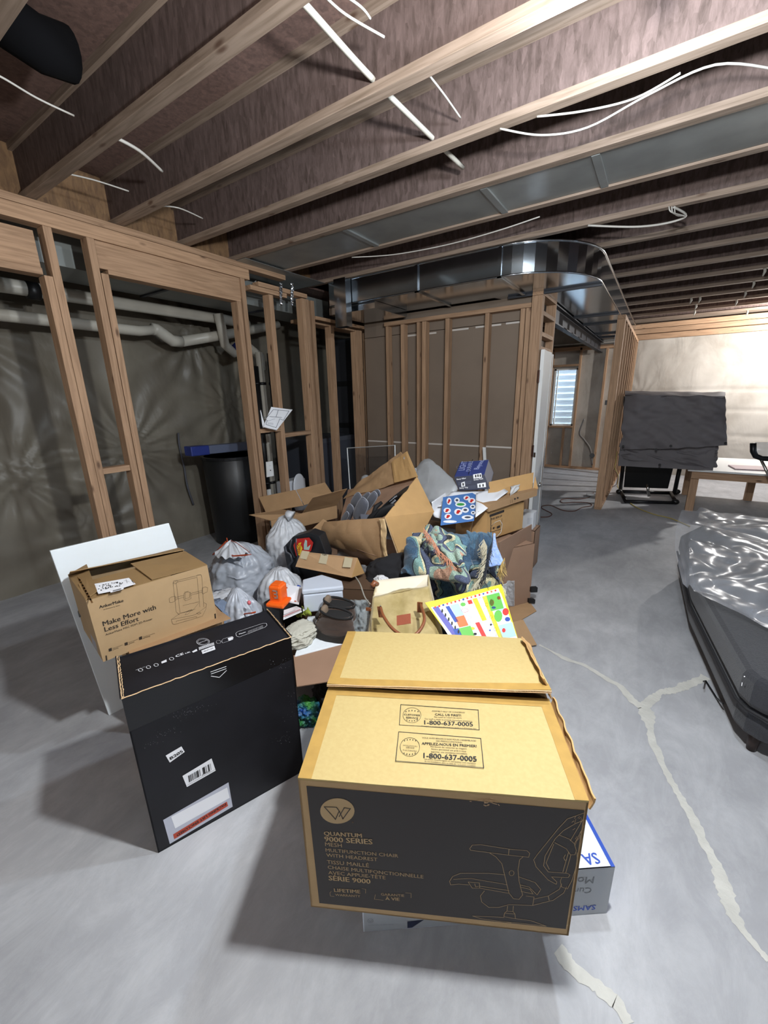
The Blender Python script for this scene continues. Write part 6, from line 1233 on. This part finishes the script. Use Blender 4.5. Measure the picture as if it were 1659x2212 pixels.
MB().tube([W(1640, 985, 6.2), W(1662, 1030, 6.2), W(1690, 1110, 6.2)], .014, 8).tube([W(1700, 990, 6.3), W(1705, 1110, 6.3)], .014, 8).build('leg', M_CHROME, slc, smooth=True)
MB().grid(lambda s, t: W(1630+s*70, 955+t*32, 6.22+.25*s)+Vector((0, .02*noise.noise(Vector((s*6, t*6, 3))), 0)), 14, 10).build('plastic_wrap', MATS['clear_film'], slc, smooth=True)
M_OCORD = mat('brown_cord', '5f3a2c', .6)
def floor_cord(label, pts, m, r=.006, loc=.007):
    return cable(label, [G(x, y, loc) for x, y in pts], r, m, 'extension_cord', 'cord')
floor_cord('dark reddish extension cord looped on the corridor floor by the door', [(1168, 1117), (1185, 1116), (1192, 1110), (1180, 1103), (1171, 1098), (1172, 1093), (1190, 1092), (1215, 1102), (1240, 1104), (1258, 1096), (1278, 1092), (1270, 1086), (1240, 1085), (1215, 1086), (1212, 1080), (1225, 1077), (1250, 1078), (1272, 1074), (1282, 1064)], M_OCORD)
cable('yellow extension cord trailing from the partition base past the treadmill', [W(1333, 975, 7.5), W(1330, 1000, 7.5), G(1328, 1010, .4), G(1336, 1030, .2), G(1334, 1050, .01), G(1345, 1070, .008), G(1370, 1093, .008), G(1410, 1110, .008), G(1450, 1120, .008), G(1490, 1137, .008)], .007, mat('yellow_cord', 'b3a25c', .5), 'extension_cord', 'cord')
cable('thin dark cable hanging in a loop beside the partition outlet', [W(1325, 1015, 7.5), W(1333, 1025, 7.5), W(1332, 1045, 7.5), W(1322, 1052, 7.5)], .005, M_OCORD)
wx = MB().ell(G(1275, 1068, .03), (.06, 0, 0), (0, .05, 0), (0, 0, .025)).build('power_strip', M_WHITE, smooth=True); tag(wx, 'small white plug block on the floor at the partition end', 'plug')
# kinked dark crack line and box on the far wall sheet
cable('dark flexible conduit kinked down the poly wall beside the corridor window', [W(1262, 905, 9.4), W(1252, 935, 9.4), W(1262, 950, 9.4), W(1275, 970, 9.4), W(1279, 1003, 9.45)], .02, mat('conduit_grey', '6f6a66', .6), 'conduit', 'pipe')
jb = MB().tube([W(1279, 984, 9.42), W(1279, 984, 9.36)], .05, 10).build('junction_knob', M_BLACKP); tag(jb, 'small black round knob on the poly wall beside the corridor window', 'junction box')
cable('thin dark grey hose hanging down the left poly wall beside the black barrel', [V(385, 935, -4.40), V(388, 965, -4.40), V(398, 1010, -4.41), V(405, 1050, -4.40), V(418, 1090, -4.41)], .012, mat('hose_grey', '4c4d54', .7), 'hose', 'hose')
# ---- sofa with plastic cover
so = thing('sofa', 'low dark grey fabric sofa on short legs, half covered by clear plastic', 'sofa', (1.3, 3.2, 0))
def sofa_mat():
    m = mat('sofa_weave', '26272c', .95, alt='2f3137', nscale=3, bump=.4, bscale=1, stretch=(40, 300, 300), sheen=.2); return m
SM = sofa_mat()
poly = [(.47, 2.16), (.50, 2.10), (.56, 2.06), (2.4, 2.22), (2.4, 4.95), (.62, 4.95), (.30, 4.15), (.34, 3.1)]
def off(pl, d):
    c_ = Vector((sum(p[0] for p in pl)/len(pl), sum(p[1] for p in pl)/len(pl))); return [((Vector(p)-c_)*(1-d)+c_) for p in pl]
MB().prism([Vector((p[0], p[1], .10)) for p in off(poly, .02)], (0, 0, .14)).build('base', SM, so, bevel=.02)
MB().prism([Vector((p[0], p[1], .245)) for p in poly], (0, 0, .155)).build('seat_cushion', SM, so, bevel=.03)
MB().tube([Vector((p[0]-.004, p[1]-.004, .242)) for p in (poly[3], poly[2], poly[1], poly[0], poly[7], poly[6])], .008, 6).build('piping', mat('piping_dark', '1a1a1d', .8), so, smooth=True)
for (x, y) in ((.56, 2.16), (.42, 3.5), (.42, 4.1), (2.3, 2.35), (2.3, 4.7)): MB().tube([(x, y, 0), (x, y, .10)], [.018, .026], 12).build('leg', mat('dark_wood_leg', '2a1a14', .5), so, smooth=True)
MB().box((1.35, 3.1, .40), (2.4, 4.95, .62)).build('back_cushion', SM, so, bevel=.06)
wl2 = MB().tube([G(1520, 1472, .08), G(1524, 1470, .01), G(1548, 1508, .01), G(1562, 1520, .06)], .0045, 6).build('wire_bracket', M_BLACKM, so)
k = PInk((0, 0, .401), (1, 0, 0), (0, 1, 0), .0015); k.ell(1608, 1462, 1.6, 1.4, n=8).pl([(1603, 1475), (1602, 1482)], .002).build('lint', M_INKW, so)
def film_mat():
    m = bpy.data.materials.new('clear_plastic_sheet'); m.use_nodes = True; nt = m.node_tree; N = nt.nodes; L = nt.links; b = N['Principled BSDF']
    b.inputs['Base Color'].default_value = lin('c9ced8'); b.inputs['Roughness'].default_value = .24; b.inputs['Specular IOR Level'].default_value = .3
    tc = N.new('ShaderNodeTexCoord'); n = N.new('ShaderNodeTexNoise'); n.inputs['Scale'].default_value = 2.2; n.inputs['Distortion'].default_value = .8; n.inputs['Detail'].default_value = 2.5; L.new(tc.outputs['Object'], n.inputs['Vector'])
    bp = N.new('ShaderNodeBump'); bp.inputs['Strength'].default_value = .35; bp.inputs['Distance'].default_value = .05; L.new(n.outputs['Fac'], bp.inputs['Height']); L.new(bp.outputs[0], b.inputs['Normal'])
    r = N.new('ShaderNodeMapRange'); r.inputs[1].default_value = .3; r.inputs[2].default_value = .7; r.inputs[3].default_value = .14; r.inputs[4].default_value = .42; L.new(n.outputs['Fac'], r.inputs[0]); L.new(r.outputs[0], b.inputs['Alpha']); return m
FM = ridged(film_mat(), 3.2, .55, .04, 4)
def zt(x, y):
    z = .405
    z += .20*max(0, min(1, (x-1.2)/.25))*max(0, min(1, (y-2.95)/.2))
    d = max(.47-x-.0*(y), 0); edge = .32+.0*y
    return z
def sheet_f(s, t):
    # outline follows the near edge of the film in plan
    near = [(.30, 2.98), (.36, 2.74), (.55, 2.60), (.75, 2.45), (1.3, 2.5), (2.4, 2.6)]
    k_ = s*(len(near)-1); i = min(int(k_), len(near)-2); w_ = k_-i; nx = near[i][0]*(1-w_)+near[i+1][0]*w_; ny = near[i][1]*(1-w_)+near[i+1][1]*w_
    fx = .36+(2.4-.36)*s; fy = 4.98
    x = nx*(1-t)+fx*t-(.03+.05*math.sin(t*PI))*(1-s)**4; y = ny*(1-t)+fy*t
    z = zt(x, y)+.012+.06*abs(noise.noise(Vector((x*1.6, y*1.6, 1))))+.05*abs(noise.noise(Vector((x*3.2+y*1.2, y*2.6, 7))))+.02*abs(noise.noise(Vector((x*7-y*3, y*6, 9))))+.004*noise.noise(Vector((x*9, y*8, 2)))
    if s < .06: z = min(z, .42)
    return (x, y, z)
MB().grid(sheet_f, 110, 110).build('plastic_cover', FM, so, smooth=True)
def lump2(s, t):
    x = .95+s*1.5; y = 2.75+t*1.3; z = zt(x, y)+.02+.28*math.sin(PI*s)**.8*math.sin(PI*t)**.8*(1+.5*noise.noise(Vector((s*4, t*4, 3))))+.05*abs(noise.noise(Vector((s*9, t*9, 5)))); return (x, y, z)
MB().grid(lump2, 60, 60).build('bunched_cover', FM, so, smooth=True)
# ---- lamps (light lives with its lamp)
M_BULB = mat('bulb_lit', 'ffffff', .4, emit='eef4ff', es=30)
def lamp(label, p, power, rad, col, cord_to=ZC):
    r = thing('bulb_lamp', label, 'lamp', p); p = Vector(p)
    MB().ell(p, (.03, 0, 0), (0, .03, 0), (0, 0, .038), 16, 10).build('bulb', M_BULB, r, smooth=True)
    MB().tube([p+Z3*.036, p+Z3*.085], [.018, .026], 14).build('socket', M_WHITE, r, smooth=True)
    MB().tube([p+Z3*.08, (p.x, p.y, cord_to+.0)], .004, 6).build('cord', M_CABLE, r)
    l_ = bpy.data.lights.new('bulb_light', 'POINT'); l_.energy = power; l_.shadow_soft_size = rad; l_.color = col
    o_ = bpy.data.objects.new('bulb_light', l_); COL.objects.link(o_); o_.parent = r; o_.location = (0, 0, -.09); return r
lamp('bare white bulb hanging from the joists above the chair carton', (-.05, .87, 2.36), 195, .05, (.95, .98, 1.0))
lamp('second bare bulb a stride further along the same joist bay line', (-.12, 1.60, 2.66), 85, .05, (.80, .90, 1.0))
lamp('bare bulb glowing under the joists at the far right of the back room', (1.62, 8.55, 2.58), 260, .05, (1, .98, .95))
lamp('added fill bulb behind the viewer, out of view', (-.9, -2.1, 2.45), 75, .06, (1, .94, .88))  # added fill lamp, lifts the shadows and the carton fronts
